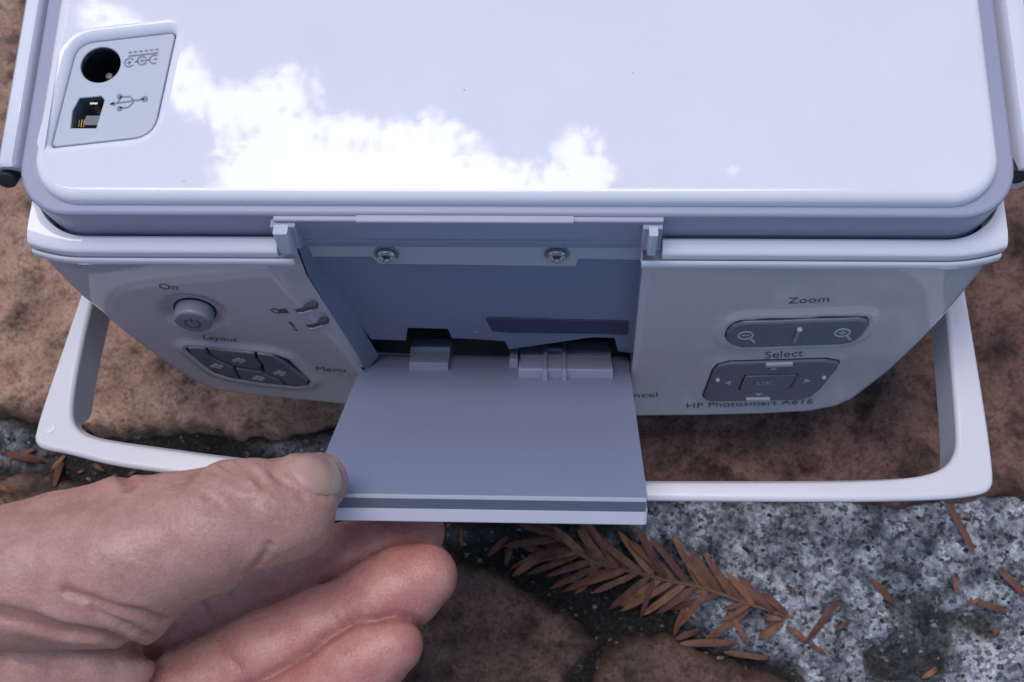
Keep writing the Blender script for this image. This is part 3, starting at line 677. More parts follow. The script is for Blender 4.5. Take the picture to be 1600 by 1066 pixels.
GR = grid_mesh('ground', axis(-.20, .20, .0009, 25), axis(-.125, .02, .0009, 25), ground_z, earth_mat(), attr={'mortar': mortar_mask})
GR['kind'] = 'structure'; GR['label'] = 'dark soil and pale speckled mortar between brown flagstones'
SM = [stone_mat('pinkish brown stone', (.60, .375, .275), (.46, .275, .20), (.29, .165, .12), .5), stone_mat('dark red brown stone', (.31, .165, .12), (.21, .108, .08), (.11, .062, .052), .7),
      stone_mat('brown stone', (.25, .14, .10), (.165, .095, .07), (.09, .055, .045), .7)]
for (P, t, s), mi, (x0, x1_, y0, y1), lb in zip(STONES, (0, 1, 2, 2), ((-.26, .0, -.05, .19), (-.01, .26, -.06, .19), (-.24, .04, -.20, -.03), (.02, .12, -.20, -.07)),
        ('pinkish brown flagstone', 'dark red brown flagstone', 'brown flagstone', 'small brown flagstone')):
    o = grid_mesh('flagstone', np.arange(x0, x1_, .0011), np.arange(y0, y1, .0011), lambda x, y: stone_z(x, y, P, t, s)[0], SM[mi], GR, keep=lambda x, y: stone_z(x, y, P, t, s)[1] > -.0012)
    o['label'] = lb

# ================================================================== HAND
class Seg: pass
def J(u, v, depth, rpx): p = atd(u, v, depth); return p, rpx * depth / F
def door_joint(u, v, rpx, k=.9):
    n = -DR.ez; p = at(u, v, DR.ez, DR.ez @ DR.o)
    for _ in range(6):
        r = rpx * ((CP - p) @ CM)[2] / F
        p = at(u, v, n, n @ DR.o + r * k)
    dpt = ((CP - p) @ CM)[2]; return p, rpx * dpt / F
tip_p, tip_r = door_joint(497, 754, 47)
t2p, t2r = door_joint(470, 768, 58, .95)
TD = ((CP - t2p) @ CM)[2]
THUMB = [(tip_p, tip_r), (t2p, t2r), J(449, 799, TD - .0004, 75), J(408, 806, TD - .001, 80), J(362, 815, TD - .001, 80), J(320, 836, TD - .0006, 90), J(205, 876, TD + .001, 106), J(80, 884, TD + .003, 100), J(-80, 915, TD + .004, 110), J(-330, 960, TD + .006, 120)]
FOLD = [J(60, 930, TD + .001, 80), J(150, 938, TD, 72), J(212, 955, TD + .0005, 47)]
RIDGE = [J(440, 741, TD + .006, 24), J(340, 757, TD + .004, 27), J(265, 770, TD + .003, 30), J(175, 781, TD + .004, 32), J(90, 808, TD + .005, 36), J(0, 842, TD + .006, 40), J(-150, 880, TD + .007, 50)]
KNUCK = [J(352, 748, TD - .0035, 26), J(398, 748, TD - .0045, 26)]
BULGE = [J(330, 775, TD - .0055, 40), J(385, 778, TD - .0066, 40), J(420, 796, TD - .0068, 40), J(440, 824, TD - .0058, 40)]
INDEX = [J(648, 832, .268, 47), J(610, 848, .268, 55), J(540, 878, .267, 60), J(440, 925, .266, 62), J(400, 945, .265, 63), J(300, 992, .263, 64), J(170, 1050, .262, 68), J(0, 1110, .262, 80)]
MIDDLE = [J(664, 900, .2515, 51), J(632, 917, .252, 64), J(598, 936, .2518, 65), J(560, 957, .2522, 61), J(500, 985, .252, 65), J(420, 1020, .252, 67), J(330, 1060, .253, 66), J(150, 1140, .256, 72), J(-40, 1200, .262, 90)]
RING = [J(613, 1007, .2445, 48), J(583, 1024, .245, 59), J(548, 1046, .245, 60), J(508, 1070, .2452, 57), J(440, 1108, .246, 61), J(330, 1160, .248, 64), J(100, 1240, .256, 80)]
PINKY = [J(540, 1122, .239, 42), J(500, 1148, .240, 48), J(420, 1195, .243, 50), J(300, 1250, .248, 56), J(80, 1310, .256, 80)]
PALM = [J(190, 1100, .270, 90), J(20, 1130, .270, 130), J(-200, 1150, .266, 160), J(-420, 1160, .262, 165)]
THENAR = [J(194, 1046, .2425, 43), J(150, 1036, .2425, 58), J(60, 1022, .2425, 82), J(-60, 1020, .243, 108), J(-250, 1050, .247, 130)]
WRIST = [J(-300, 1050, .255, 170), J(-520, 1090, .262, 175), J(-1000, 1150, .275, 190)]
def cone(P, a, ra, b, rb):
    ab = b - a; h = np.clip(((P - a) @ ab) / (ab @ ab), 0, 1); h = h
    return np.linalg.norm(P - a - h[:, None] * ab, axis=1) - (ra + (rb - ra) * h)
def smin(a, b, k):
    h = np.clip(.5 + .5 * (b - a) / k, 0, 1); return b + (a - b) * h - k * h * (1 - h)
def chain(P, J_, k=.0035):
    d = None
    for (a, ra), (b, rb) in zip(J_[:-1], J_[1:]):
        c = cone(P, a, ra, b, rb); d = c if d is None else smin(d, c, k * .35)
    return d
def hand_base(P):
    th = chain(P, THUMB); th = smin(th, chain(P, RIDGE), .004); th = smin(th, chain(P, FOLD), .006); th = smin(th, chain(P, KNUCK), .005); th = smin(th, chain(P, BULGE), .0022)
    d = smin(th, chain(P, THENAR), .0035)
    pl = chain(P, PALM)
    fi = chain(P, INDEX)
    fi = smin(fi, chain(P, MIDDLE), .0010); fi = smin(fi, chain(P, RING), .0010); fi = smin(fi, chain(P, PINKY), .0010)
    pl = smin(pl, fi, .005); pl = smin(pl, chain(P, WRIST), .02)
    # thumb's underside stays apart from the fingers near the tips, merges at the web
    return smin(d, pl, .0012)
def grad(fn, P, e=2e-4):
    g = np.stack([fn(P + np.eye(3)[i] * e) - fn(P - np.eye(3)[i] * e) for i in range(3)], 1); return g / (np.linalg.norm(g, axis=1)[:, None] + 1e-9)
def march(uvs, fn, d0=.17):
    """first surface points seen along the sight lines through photo points; None where they pass well clear"""
    R_ = np.array([ray(u, v) for u, v in uvs]); ln = np.linalg.norm(R_, axis=1); n = len(R_)
    t = np.full(n, d0); bs = np.full(n, 9.0); bt = t.copy(); hit = np.zeros(n, bool)
    for _ in range(90):
        v = fn(CP + R_ * t[:, None]); b = (v < bs) & ~hit; bs[b] = v[b]; bt[b] = t[b]
        hit |= (v < 2e-5); t = np.where(hit | (t > .30), t, t + np.maximum(v * .85, 4e-5) / ln)
        if (hit | (t > .30)).all(): break
    P = CP + R_ * bt[:, None]
    for _ in range(3): P = P - grad(fn, P) * fn(P)[:, None]
    return [P[k] if bs[k] < .003 else None for k in range(n)]
z5 = lambda L_: [(x / 2.105, 660 + y / 2.105) for x, y in L_]
k6 = 1600 / 340
z6 = lambda L_: [(380 + x / k6, 680 + y / k6) for x, y in L_]
CREASE = [([(420, 850), (414, 866), (402, 881), (388, 893)], .0006), ([(424, 742), (446, 757), (468, 772), (480, 790)], .0005), ([(350, 726), (372, 744), (392, 764)], .0006), ([(372, 724), (396, 740), (414, 758)], .0006), (z5([(680, 158), (725, 172), (770, 196), (800, 220)]), .00055), (z5([(735, 148), (790, 160), (835, 188), (868, 218)]), .0006), (z5([(575, 205), (620, 192), (665, 196), (700, 208)]), .0004), (z5([(640, 172), (690, 182), (740, 205)]), .0004),
          (z5([(812, 148), (850, 165), (880, 195)]), .0004), (z5([(540, 240), (600, 235), (650, 245)]), .0003), (z5([(405, 178), (418, 195), (424, 218)]), .0010),
          (z5([(215, 555), (300, 582), (390, 612), (470, 625), (540, 650)]), .0008), (z5([(300, 610), (390, 650), (470, 690), (520, 705)]), .0006), (z5([(0, 628), (110, 650), (200, 682), (330, 698), (430, 728), (500, 772)]), .0014),
          (z5([(420, 425), (500, 470), (560, 520)]), .0003), (z5([(220, 420), (300, 440), (380, 480)]), .00025),
          (z5([(725, 705), (735, 745), (765, 785), (790, 812)]), .0006), (z5([(745, 700), (760, 740), (790, 775)]), .0003), (z5([(1075, 590), (1085, 625), (1110, 665)]), .0004), (z5([(668, 590), (690, 625), (700, 660)]), .0005), (z5([(760, 560), (770, 600), (772, 630)]), .0004),
          (z5([(0, 770), (120, 800), (260, 822)]), .0004), (z5([(0, 380), (80, 400), (150, 430)]), .00025)]
r9 = random.Random(11)
for k in range(9):
    x0, y0 = r9.uniform(560, 880), r9.uniform(165, 270); a0 = math.radians(r9.gauss(44, 5)); l0 = r9.uniform(50, 95)
    CREASE.append((z5([(x0, y0), (x0 + l0 * .5 * math.cos(a0 - .15), y0 + l0 * .5 * math.sin(a0 - .15)), (x0 + l0 * math.cos(a0), y0 + l0 * math.sin(a0))]), r9.uniform(.0002, .0004)))
for k in range(12):
    x0, y0 = r9.uniform(20, 480), r9.uniform(300, 560); a0 = math.radians(r9.gauss(18, 12)); l0 = r9.uniform(60, 130)
    CREASE.append((z5([(x0, y0), (x0 + l0 * .5 * math.cos(a0 - .1), y0 + l0 * .5 * math.sin(a0 - .1)), (x0 + l0 * math.cos(a0), y0 + l0 * math.sin(a0))]), r9.uniform(.00018, .0003)))
crease_pts = []
for L_, r in CREASE:
    Pp = []
    for (a, b) in zip(L_[:-1], L_[1:]):
        for s in np.linspace(0, 1, 4)[:-1]: Pp.append((a[0] + (b[0] - a[0]) * s, a[1] + (b[1] - a[1]) * s))
    Pp.append(L_[-1]); Q3 = march(Pp, hand_base); Q3 = [q for q in Q3 if q is not None]
    if len(Q3) > 1: crease_pts.append((np.array(Q3), r))
NAIL0 = z6([(318, 205), (400, 138), (500, 118), (590, 128), (650, 165), (700, 235), (722, 320), (718, 400), (690, 440), (620, 452), (520, 440), (440, 385), (360, 300)])
nail_rim = march(NAIL0 + NAIL0[:1], hand_base)
nail_rim = np.array([q for q in nail_rim if q is not None])
def tube_d(P, L3):
    d = np.full(len(P), 1e9)
    for a, b in zip(L3[:-1], L3[1:]):
        ab = b - a; h = np.clip(((P - a) @ ab) / (ab @ ab + 1e-18), 0, 1); d = np.minimum(d, np.linalg.norm(P - a - h[:, None] * ab, axis=1))
    return d
def hand_sdf(P):
    d = hand_base(P)
    near = np.abs(d) < .006
    if near.any():
        Pn = P[near]; dn = d[near]
        for L3, r in crease_pts:
            lo, hi = L3.min(0) - .006, L3.max(0) + .006; k = ((Pn > lo) & (Pn < hi)).all(1)
            if not k.any(): continue
            t = tube_d(Pn[k], L3); w_ = r * 1.7
            dn[k] = dn[k] + r * 1.6 * np.exp(-(t / (w_ * .55)) ** 2) - r * .35 * np.exp(-((t - w_ * 1.3) / (w_ * .8)) ** 2)
        t = tube_d(Pn, nail_rim); dn += .0002 * np.exp(-(t / .0006) ** 2) - .00016 * np.exp(-((t - .0014) / .0009) ** 2)
        gs = [chain(Pn, INDEX), chain(Pn, MIDDLE), chain(Pn, RING), chain(Pn, PINKY)]
        for a_, b_ in zip(gs[:-1], gs[1:]): dn += .0006 * np.exp(-((a_ - b_) / .0013) ** 2) * (np.maximum(a_, b_) < .003)
        d[near] = dn
    return d
def surface_nets(fn, lo, hi, h):
    n = np.ceil((hi - lo) / h).astype(int) + 1
    ax = [lo[i] + h * np.arange(n[i]) for i in range(3)]
    D = np.empty(n, np.float32)
    YZ = np.stack(np.meshgrid(ax[1], ax[2], indexing='ij'), -1).reshape(-1, 2)
    for i, x in enumerate(ax[0]):
        D[i] = fn(np.column_stack([np.full(len(YZ), x), YZ])).reshape(n[1], n[2])
    S = D < 0; c = S[:-1, :-1, :-1].astype(np.int8)
    cnt = sum(S[i:n[0] - 1 + i, j:n[1] - 1 + j, k:n[2] - 1 + k].astype(np.int8) for i in (0, 1) for j in (0, 1) for k in (0, 1))
    act = (cnt > 0) & (cnt < 8); idx = np.full(act.shape, -1); ci = np.argwhere(act); idx[act] = np.arange(len(ci))
    acc = np.zeros((len(ci), 3)); num = np.zeros(len(ci))
    corners = [(i, j, k) for i in (0, 1) for j in (0, 1) for k in (0, 1)]
    vals = {c_: D[ci[:, 0] + c_[0], ci[:, 1] + c_[1], ci[:, 2] + c_[2]] for c_ in corners}
    for a in corners:
        for b in corners:
            if sum(abs(p - q) for p, q in zip(a, b)) == 1 and a < b:
                va, vb = vals[a], vals[b]; m = (va < 0) != (vb < 0); t = np.where(m, va / (va - vb + 1e-20), 0)
                acc += np.where(m[:, None], np.array(a) + t[:, None] * (np.array(b) - np.array(a)), 0); num += m
    V = lo + h * (ci + acc / num[:, None]); Fq = []
    for axn in range(3):
        o1, o2 = [(1, 2), (2, 0), (0, 1)][axn]
        sl = [slice(None)] * 3; sl2 = [slice(None)] * 3; sl[axn] = slice(0, n[axn] - 1); sl2[axn] = slice(1, n[axn])
        e = np.argwhere(S[tuple(sl)] != S[tuple(sl2)])
        e = e[(e[:, o1] > 0) & (e[:, o2] > 0) & (e[:, o1] < n[o1] - 1) & (e[:, o2] < n[o2] - 1)]
        d1 = np.zeros(3, int); d1[o1] = 1; d2 = np.zeros(3, int); d2[o2] = 1
        q = np.stack([idx[tuple((e - d1 - d2).T)], idx[tuple((e - d2).T)], idx[tuple(e.T)], idx[tuple((e - d1).T)]], 1)
        fl = S[tuple(e.T)]; q[~fl] = q[~fl][:, ::-1]; Fq.append(q)
    return V, np.vstack(Fq)
allJ = THUMB + RIDGE + INDEX + MIDDLE + RING + PINKY + PALM + THENAR + WRIST
lo = np.min([p - r for p, r in allJ], 0) - .003; hi = np.max([p + r for p, r in allJ], 0) + .003
def fine_then_coarse():
    V, Q4 = surface_nets(hand_base, lo, hi, .00085)
    for _ in range(3):                                   # settle the points on the true surface, creases and all
        e = 1e-4; d = hand_sdf(V)
        g_ = np.stack([hand_base(V + np.eye(3)[i] * e) - hand_base(V - np.eye(3)[i] * e) for i in range(3)], 1) / (2 * e)
        g_ /= np.linalg.norm(g_, axis=1)[:, None] + 1e-9
        V = V - g_ * np.clip(d, -.0007, .0007)[:, None]
    E_ = np.vstack([Q4[:, [0, 1]], Q4[:, [1, 2]], Q4[:, [2, 3]], Q4[:, [3, 0]]]); S_ = np.zeros_like(V); C_ = np.zeros(len(V))
    np.add.at(S_, E_[:, 0], V[E_[:, 1]]); np.add.at(S_, E_[:, 1], V[E_[:, 0]]); np.add.at(C_, E_[:, 0], 1); np.add.at(C_, E_[:, 1], 1)
    return V * .6 + .4 * S_ / C_[:, None], Q4
HV, HQ = fine_then_coarse()
def skin_mat():
    m, t, b = new_mat('skin'); N = t.nodes.new; L = t.links.new
    tc = N('ShaderNodeTexCoord'); pk = N('ShaderNodeAttribute'); pk.attribute_name = 'pink'; rd = N('ShaderNodeAttribute'); rd.attribute_name = 'ridges'; cr = N('ShaderNodeAttribute'); cr.attribute_name = 'fold_shade'
    def noise(sc, det=5, r=.6, vec=None):
        n = N('ShaderNodeTexNoise'); n.inputs['Scale'].default_value = sc; n.inputs['Detail'].default_value = det; n.inputs['Roughness'].default_value = r; L(vec or tc.outputs['Object'], n.inputs['Vector']); return n
    def mix(f, a, b_):
        x = N('ShaderNodeMix'); x.data_type = 'RGBA'; L(f, x.inputs[0])
        for s, i in ((a, 6), (b_, 7)):
            if hasattr(s, 'links'): L(s, x.inputs[i])
            else: x.inputs[i].default_value = (*s, 1)
        return x.outputs[2]
    mo = noise(130, 6, .65); mr = N('ShaderNodeMapRange'); mr.inputs[1].default_value = .35; mr.inputs[2].default_value = .68; L(mo.outputs['Fac'], mr.inputs[0])
    tan = mix(mr.outputs[0], (.40, .20, .16), (.51, .285, .235)); pink = mix(mr.outputs[0], (.46, .175, .15), (.57, .27, .225))
    ad = N('ShaderNodeMath'); ad.operation = 'MULTIPLY_ADD'; ad.inputs[1].default_value = .35; ad.inputs[2].default_value = -.175
    n2 = noise(60, 3); L(n2.outputs['Fac'], ad.inputs[0]); sm = N('ShaderNodeMath'); sm.operation = 'ADD'; sm.use_clamp = True; L(ad.outputs[0], sm.inputs[0]); L(pk.outputs['Fac'], sm.inputs[1])
    c = mix(sm.outputs[0], tan, pink)
    fn = noise(1500, 4, .7); fr_ = N('ShaderNodeMapRange'); fr_.inputs[1].default_value = .35; fr_.inputs[2].default_value = .65; fr_.inputs[3].default_value = .86; fr_.inputs[4].default_value = 1.08; L(fn.outputs['Fac'], fr_.inputs[0])
    mu = N('ShaderNodeMix'); mu.data_type = 'RGBA'; mu.blend_type = 'MULTIPLY'; mu.inputs[0].default_value = 1; L(c, mu.inputs[6]); L(fr_.outputs[0], mu.inputs[7]); c = mu.outputs[2]
    c = mix(cr.outputs['Fac'], c, (.17, .045, .035))  # dark red creases, with the shade of folds and finger gaps painted in
    L(c, b.inputs['Base Color']); b.inputs['Roughness'].default_value = .40; b.inputs['Specular IOR Level'].default_value = .5
    b.inputs['Subsurface Weight'].default_value = .12; b.inputs['Subsurface Radius'].default_value = (1, .35, .2); b.inputs['Subsurface Scale'].default_value = .0022
    # fine skin lines (thumb back), print ridges (finger pads)
    vo = N('ShaderNodeTexVoronoi'); vo.feature = 'DISTANCE_TO_EDGE'; vo.inputs['Scale'].default_value = 900; L(tc.outputs['Object'], vo.inputs['Vector'])
    st = N('ShaderNodeMapping'); st.inputs['Scale'].default_value = (1.6, .7, 1.2); st.inputs['Rotation'].default_value = (0, 0, .35); L(tc.outputs['Object'], st.inputs['Vector'])
    ln = noise(420, 5, .7, st.outputs[0])
    wv = N('ShaderNodeTexWave'); wv.inputs['Scale'].default_value = 800; wv.inputs['Distortion'].default_value = 5; wv.inputs['Detail'].default_value = 1; wv.inputs['Detail Scale'].default_value = .35; wv.bands_direction = 'DIAGONAL'; L(tc.outputs['Object'], wv.inputs['Vector'])
    b1 = N('ShaderNodeBump'); b1.inputs['Strength'].default_value = .38; b1.inputs['Distance'].default_value = .0004; L(ln.outputs['Fac'], b1.inputs['Height'])
    b2 = N('ShaderNodeBump'); b2.inputs['Distance'].default_value = .00018; b2.inputs['Strength'].default_value = .55; L(vo.outputs['Distance'], b2.inputs['Height']); L(b1.outputs[0], b2.inputs['Normal'])
    b3 = N('ShaderNodeBump'); b3.inputs['Distance'].default_value = .00012; L(wv.outputs['Fac'], b3.inputs['Height']); L(b2.outputs[0], b3.inputs['Normal'])
    sc = N('ShaderNodeMath'); sc.operation = 'MULTIPLY'; sc.inputs[1].default_value = .14; L(rd.outputs['Fac'], sc.inputs[0]); L(sc.outputs[0], b3.inputs['Strength'])
    L(b3.outputs[0], b.inputs['Normal']); return m
SKIN = skin_mat()
HB = empty('hand', (-.14, -.09, 0), 'bare left hand pinching the grey flap between thumb and forefinger', 'hand')
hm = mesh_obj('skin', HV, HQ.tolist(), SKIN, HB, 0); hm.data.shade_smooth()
dth = np.minimum(chain(HV, THUMB), chain(HV, RIDGE)); dth = np.minimum(dth, chain(HV, THENAR)); dth = np.minimum(dth, np.minimum(chain(HV, FOLD), chain(HV, KNUCK))); dfi = np.minimum(np.minimum(chain(HV, INDEX), chain(HV, MIDDLE)), np.minimum(chain(HV, RING), chain(HV, PINKY)))
pk = sstep((dth - dfi) / .004 + .5) * .85
for Jp, wgt, rad in ((MIDDLE[0], .5, .016), (RING[0], .5, .016), (INDEX[0], .5, .016), (THUMB[0], .30, .012)): pk = np.maximum(pk, pk + wgt * np.exp(-(np.linalg.norm(HV - Jp[0], axis=1) / rad) ** 2))
uvh = project(HV)
pk = pk + .35 * np.exp(-(line_dist(uvh[:, 0], uvh[:, 1], [(385, 905), (440, 880), (490, 845)]) / 30) ** 2) * (dth < dfi) + .4 * (chain(HV, RIDGE) < chain(HV, THUMB))
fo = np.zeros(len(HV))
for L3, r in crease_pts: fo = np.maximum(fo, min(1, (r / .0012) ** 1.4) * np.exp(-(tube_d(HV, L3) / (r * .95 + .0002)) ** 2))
def setattr_f(me, n_, v):
    a = me.attributes.new(n_, 'FLOAT', 'POINT'); a.data.foreach_set('value', np.clip(v, 0, 1).astype(np.float32))
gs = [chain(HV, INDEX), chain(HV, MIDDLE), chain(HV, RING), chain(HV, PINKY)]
for a_, b_ in zip(gs[:-1], gs[1:]): fo = np.maximum(fo, np.exp(-((a_ - b_) / .0018) ** 2) * (np.maximum(a_, b_) < .003))  # shade between neighbouring fingers, put into the skin colour
setattr_f(hm.data, 'pink', pk); setattr_f(hm.data, 'ridges', sstep((dth - dfi) / .003)); setattr_f(hm.data, 'fold_shade', fo * .6)
# thumbnail: a thin curved plate over the tip
def nail_mat():
    m, t, b = new_mat('fingernail'); N = t.nodes.new; L = t.links.new
    tc = N('ShaderNodeTexCoord'); at_ = N('ShaderNodeAttribute'); at_.attribute_name = 'tip'
    r = N('ShaderNodeValToRGB'); e = r.color_ramp.elements; e[0].position = 0; e[0].color = (0.414, 0.296, 0.252, 1); e[1].position = .80; e[1].color = (0.444, 0.274, 0.222, 1)
    for p, c in ((.2, (.50, .28, .235, 1)), (.86, (.54, .35, .28, 1)), (.96, (.56, .42, .32, 1))):
        q_ = e.new(p); q_.color = c
    L(at_.outputs['Fac'], r.inputs[0]); L(r.outputs[0], b.inputs['Base Color']); b.inputs['Roughness'].default_value = .38; b.inputs['Specular IOR Level'].default_value = .3
    b.inputs['Subsurface Weight'].default_value = .15; b.inputs['Subsurface Radius'].default_value = (1, .4, .25); b.inputs['Subsurface Scale'].default_value = .0015
    n = N('ShaderNodeTexNoise'); n.inputs['Scale'].default_value = 700; mp = N('ShaderNodeMapping'); mp.inputs['Rotation'].default_value = (0, 0, .45); mp.inputs['Scale'].default_value = (.12, 1.6, 1); L(tc.outputs['Object'], mp.inputs['Vector']); L(mp.outputs[0], n.inputs['Vector'])
    bp = N('ShaderNodeBump'); bp.inputs['Strength'].default_value = .2; bp.inputs['Distance'].default_value = .0002; L(n.outputs['Fac'], bp.inputs['Height']); L(bp.outputs[0], b.inputs['Normal']); return m
# two side edges running from the root to the free edge
EA = z6([(318, 205), (400, 138), (500, 118), (590, 128), (650, 165)]); EB = z6([(360, 290), (430, 375), (520, 436), (620, 450), (690, 436)])
TIPC = z6([(650, 165), (702, 240), (724, 320), (718, 400), (690, 436)])
def along(L_, t):
    L_ = np.array(L_); s = np.r_[0, np.cumsum(np.linalg.norm(np.diff(L_, axis=0), axis=1))]; s /= s[-1]; return np.array([np.interp(t, s, L_[:, 0]), np.interp(t, s, L_[:, 1])])
NU, NV = 24, 18; NVt = []; tv = []
cen = lambda v: along(EA, 1) * (1 - v) + along(EB, 1) * v
gridp = []
for i in range(NU):
    u = i / (NU - 1)
    for j in range(NV):
        v = j / (NV - 1); gridp.append(along(EA, u) * (1 - v) + along(EB, u) * v + (along(TIPC, v) - cen(v)) * u ** 2); tv.append(u)
NP = np.array(march(gridp, hand_base)); NG = grad(hand_base, NP)
for k in range(NU * NV):
    u = tv[k]; v = (k % NV) / (NV - 1); ed = min(v, 1 - v) * 2
    NVt.append(NP[k] + NG[k] * (-.00010 + .00046 * (1 - (1 - ed) ** 3) * (.35 + .65 * sstep(u * 2))))
nf = [(i * NV + j, i * NV + j + 1, (i + 1) * NV + j + 1, (i + 1) * NV + j) for i in range(NU - 1) for j in range(NV - 1)]
NL = mesh_obj('thumbnail', NVt, nf, nail_mat(), HB, 0); NL.data.shade_smooth(); setattr_f(NL.data, 'tip', np.array(tv))
sd = NL.modifiers.new('thick', 'SOLIDIFY'); sd.thickness = .00012; sd.offset = -1

# ================================================================== DRY NEEDLES
def needle_mat():
    m, t, b = new_mat('dry needle'); N = t.nodes.new; L = t.links.new
    oi = N('ShaderNodeObjectInfo'); r = N('ShaderNodeValToRGB'); e = r.color_ramp.elements
    e[0].position = 0; e[0].color = (.10, .030, .017, 1); e[1].position = 1; e[1].color = (.31, .125, .058, 1); q_ = e.new(.55); q_.color = (.18, .062, .032, 1)
    L(oi.outputs['Random'], r.inputs[0]); tc = N('ShaderNodeTexCoord'); n = N('ShaderNodeTexNoise'); n.inputs['Scale'].default_value = 350; n.inputs['Detail'].default_value = 5; L(tc.outputs['Object'], n.inputs['Vector'])
    x = N('ShaderNodeMix'); x.data_type = 'RGBA'; x.blend_type = 'MULTIPLY'; x.inputs[0].default_value = .8; rr = N('ShaderNodeValToRGB'); rr.color_ramp.elements[0].position = .3; rr.color_ramp.elements[0].color = (.45, .42, .4, 1); rr.color_ramp.elements[1].position = .6
    L(n.outputs['Fac'], rr.inputs[0]); L(r.outputs[0], x.inputs[6]); L(rr.outputs[0], x.inputs[7]); L(x.outputs[2], b.inputs['Base Color']); b.inputs['Roughness'].default_value = .6
    return m
NEED = needle_mat()
def needle_geo(p0, p1, wd, arch, twist=0, n=9):
    """a flat lanceolate blade with a raised midrib from p0 (root) to p1 (tip)"""
    p0 = np.asarray(p0, float); p1 = np.asarray(p1, float); d = p1 - p0; ln = np.linalg.norm(d); d /= ln
    up = np.array([0, 0, 1.0]); sd_ = np.cross(d, up); sd_ /= np.linalg.norm(sd_); up = np.cross(sd_, d)
    V = []; Fc = []
    for k in range(n):
        t = k / (n - 1); wv = wd * .5 * min(1, .4 + t * 3.5) * (1 - max(0, (t - .66) / .34) ** 2.2 * .8) if k < n - 1 else wd * .05
        c = p0 + d * ln * t + up * arch * math.sin(math.pi * t); a = twist * (t - .3); s_ = sd_ * math.cos(a) + up * math.sin(a); u_ = np.cross(s_, d)
        V += [c - s_ * wv, c + u_ * wd * .10, c + s_ * wv, c - u_ * wd * .12]
    for k in range(n - 1):
        for i in range(4): Fc.append((k * 4 + i, k * 4 + (i + 1) % 4, (k + 1) * 4 + (i + 1) % 4, (k + 1) * 4 + i))
    Fc += [(0, 1, 2, 3), tuple((n - 1) * 4 + i for i in range(4))]
    return V, Fc
def on_ground(u, v, lift=.0006):
    z = 0.0
    for _ in range(5):
        p = atz(u, v, z); z = float(surf_z(p[0], p[1])[0]) + lift
    return atz(u, v, z)
q7 = lambda x, y: (650 + x / 2.667, 740 + y / 2.667)
STEM = [q7(*p) for p in [(520, 200), (600, 262), (680, 330), (740, 368), (830, 392), (930, 415), (1060, 448), (1180, 470), (1290, 508), (1380, 542), (1480, 572), (1575, 603)]]
s0 = on_ground(*STEM[5], .003)
SPR = empty('needle_sprig', (float(s0[0]), float(s0[1]), float(s0[2])), 'dead brown conifer sprig with two rows of flat needles lying below the flap', 'sprig')
s3 = [on_ground(u, v, .0040 + .0012 * math.sin(k * .7)) for k, (u, v) in enumerate(STEM)]
V = []; Fc = []
for k, p in enumerate(s3):
    d = s3[min(k + 1, len(s3) - 1)] - s3[max(k - 1, 0)]; d /= np.linalg.norm(d); a = np.cross(d, [0, 0, 1]); a /= np.linalg.norm(a); b_ = np.cross(a, d); r = .00085 - .00035 * k / len(s3)
    for i in range(8): V.append(p + r * (a * math.cos(i * math.pi / 4) + b_ * math.sin(i * math.pi / 4)))
for k in range(len(s3) - 1):
    for i in range(8): Fc.append((k * 8 + i, k * 8 + (i + 1) % 8, (k + 1) * 8 + (i + 1) % 8, (k + 1) * 8 + i))
STM = plastic('dry twig', (.17, .085, .04), .7, 0, .5, 1500, mottle=.3)
mesh_obj('stem', V, Fc, STM, SPR, 60)
ST = np.array(STEM); sl_ = np.r_[0, np.cumsum(np.linalg.norm(np.diff(ST, axis=0), axis=1))]
def on_stem(t): return np.array([np.interp(t, sl_ / sl_[-1], ST[:, 0]), np.interp(t, sl_ / sl_[-1], ST[:, 1])])
def stem3(t): return np.array([np.interp(t, sl_ / sl_[-1], np.array(s3)[:, i]) for i in range(3)])
def add_needle(p0, p1, wd, arch, parent, tw=0):
    V, Fc = needle_geo(p0, p1, wd, arch, tw); return mesh_obj('needle', V, Fc, NEED, parent, 60)
r2 = random.Random(3)
for k in range(22):                                   # upper row
    t = .08 + .90 * k / 21; b = on_stem(t); L_ = (96 if t > .3 else 70) * (1 - .42 * max(0, t - .62) / .38) * r2.uniform(.85, 1.08)
    ang = math.radians(r2.gauss(228, 8) if t > .35 else r2.gauss(215, 22)); e = b + L_ * np.array([math.cos(ang), math.sin(ang)])
    add_needle(stem3(t), on_ground(e[0], e[1], .0035 + r2.uniform(0, .003)), r2.uniform(.0019, .0026), .0012, SPR, r2.uniform(-.5, .5))
for k in range(16):                                   # finer needles between
    t = r2.uniform(.15, .85); b = on_stem(t); L_ = r2.uniform(55, 90) * (1 - .35 * t); ang = math.radians(r2.choice((r2.gauss(226, 14), r2.gauss(150, 16)))); e = b + L_ * np.array([math.cos(ang), math.sin(ang)])
    add_needle(stem3(t), on_ground(e[0], e[1], .001 + r2.uniform(0, .004)), r2.uniform(.0012, .0018), r2.uniform(-.0004, .002), SPR, r2.uniform(-1.2, 1.2))
for k in range(14):                                   # tangle at the root
    b = on_stem(r2.uniform(.0, .34)) + np.array([r2.uniform(-40, 20), r2.uniform(-10, 26)]); ang = math.radians(r2.uniform(120, 245)); e = b + r2.uniform(45, 85) * np.array([math.cos(ang), math.sin(ang)])
    add_needle(on_ground(b[0], b[1], .002 + r2.uniform(0, .002)), on_ground(e[0], e[1], .0012 + r2.uniform(0, .002)), r2.uniform(.0014, .0024), r2.uniform(.0005, .002), SPR, r2.uniform(-.9, .9))
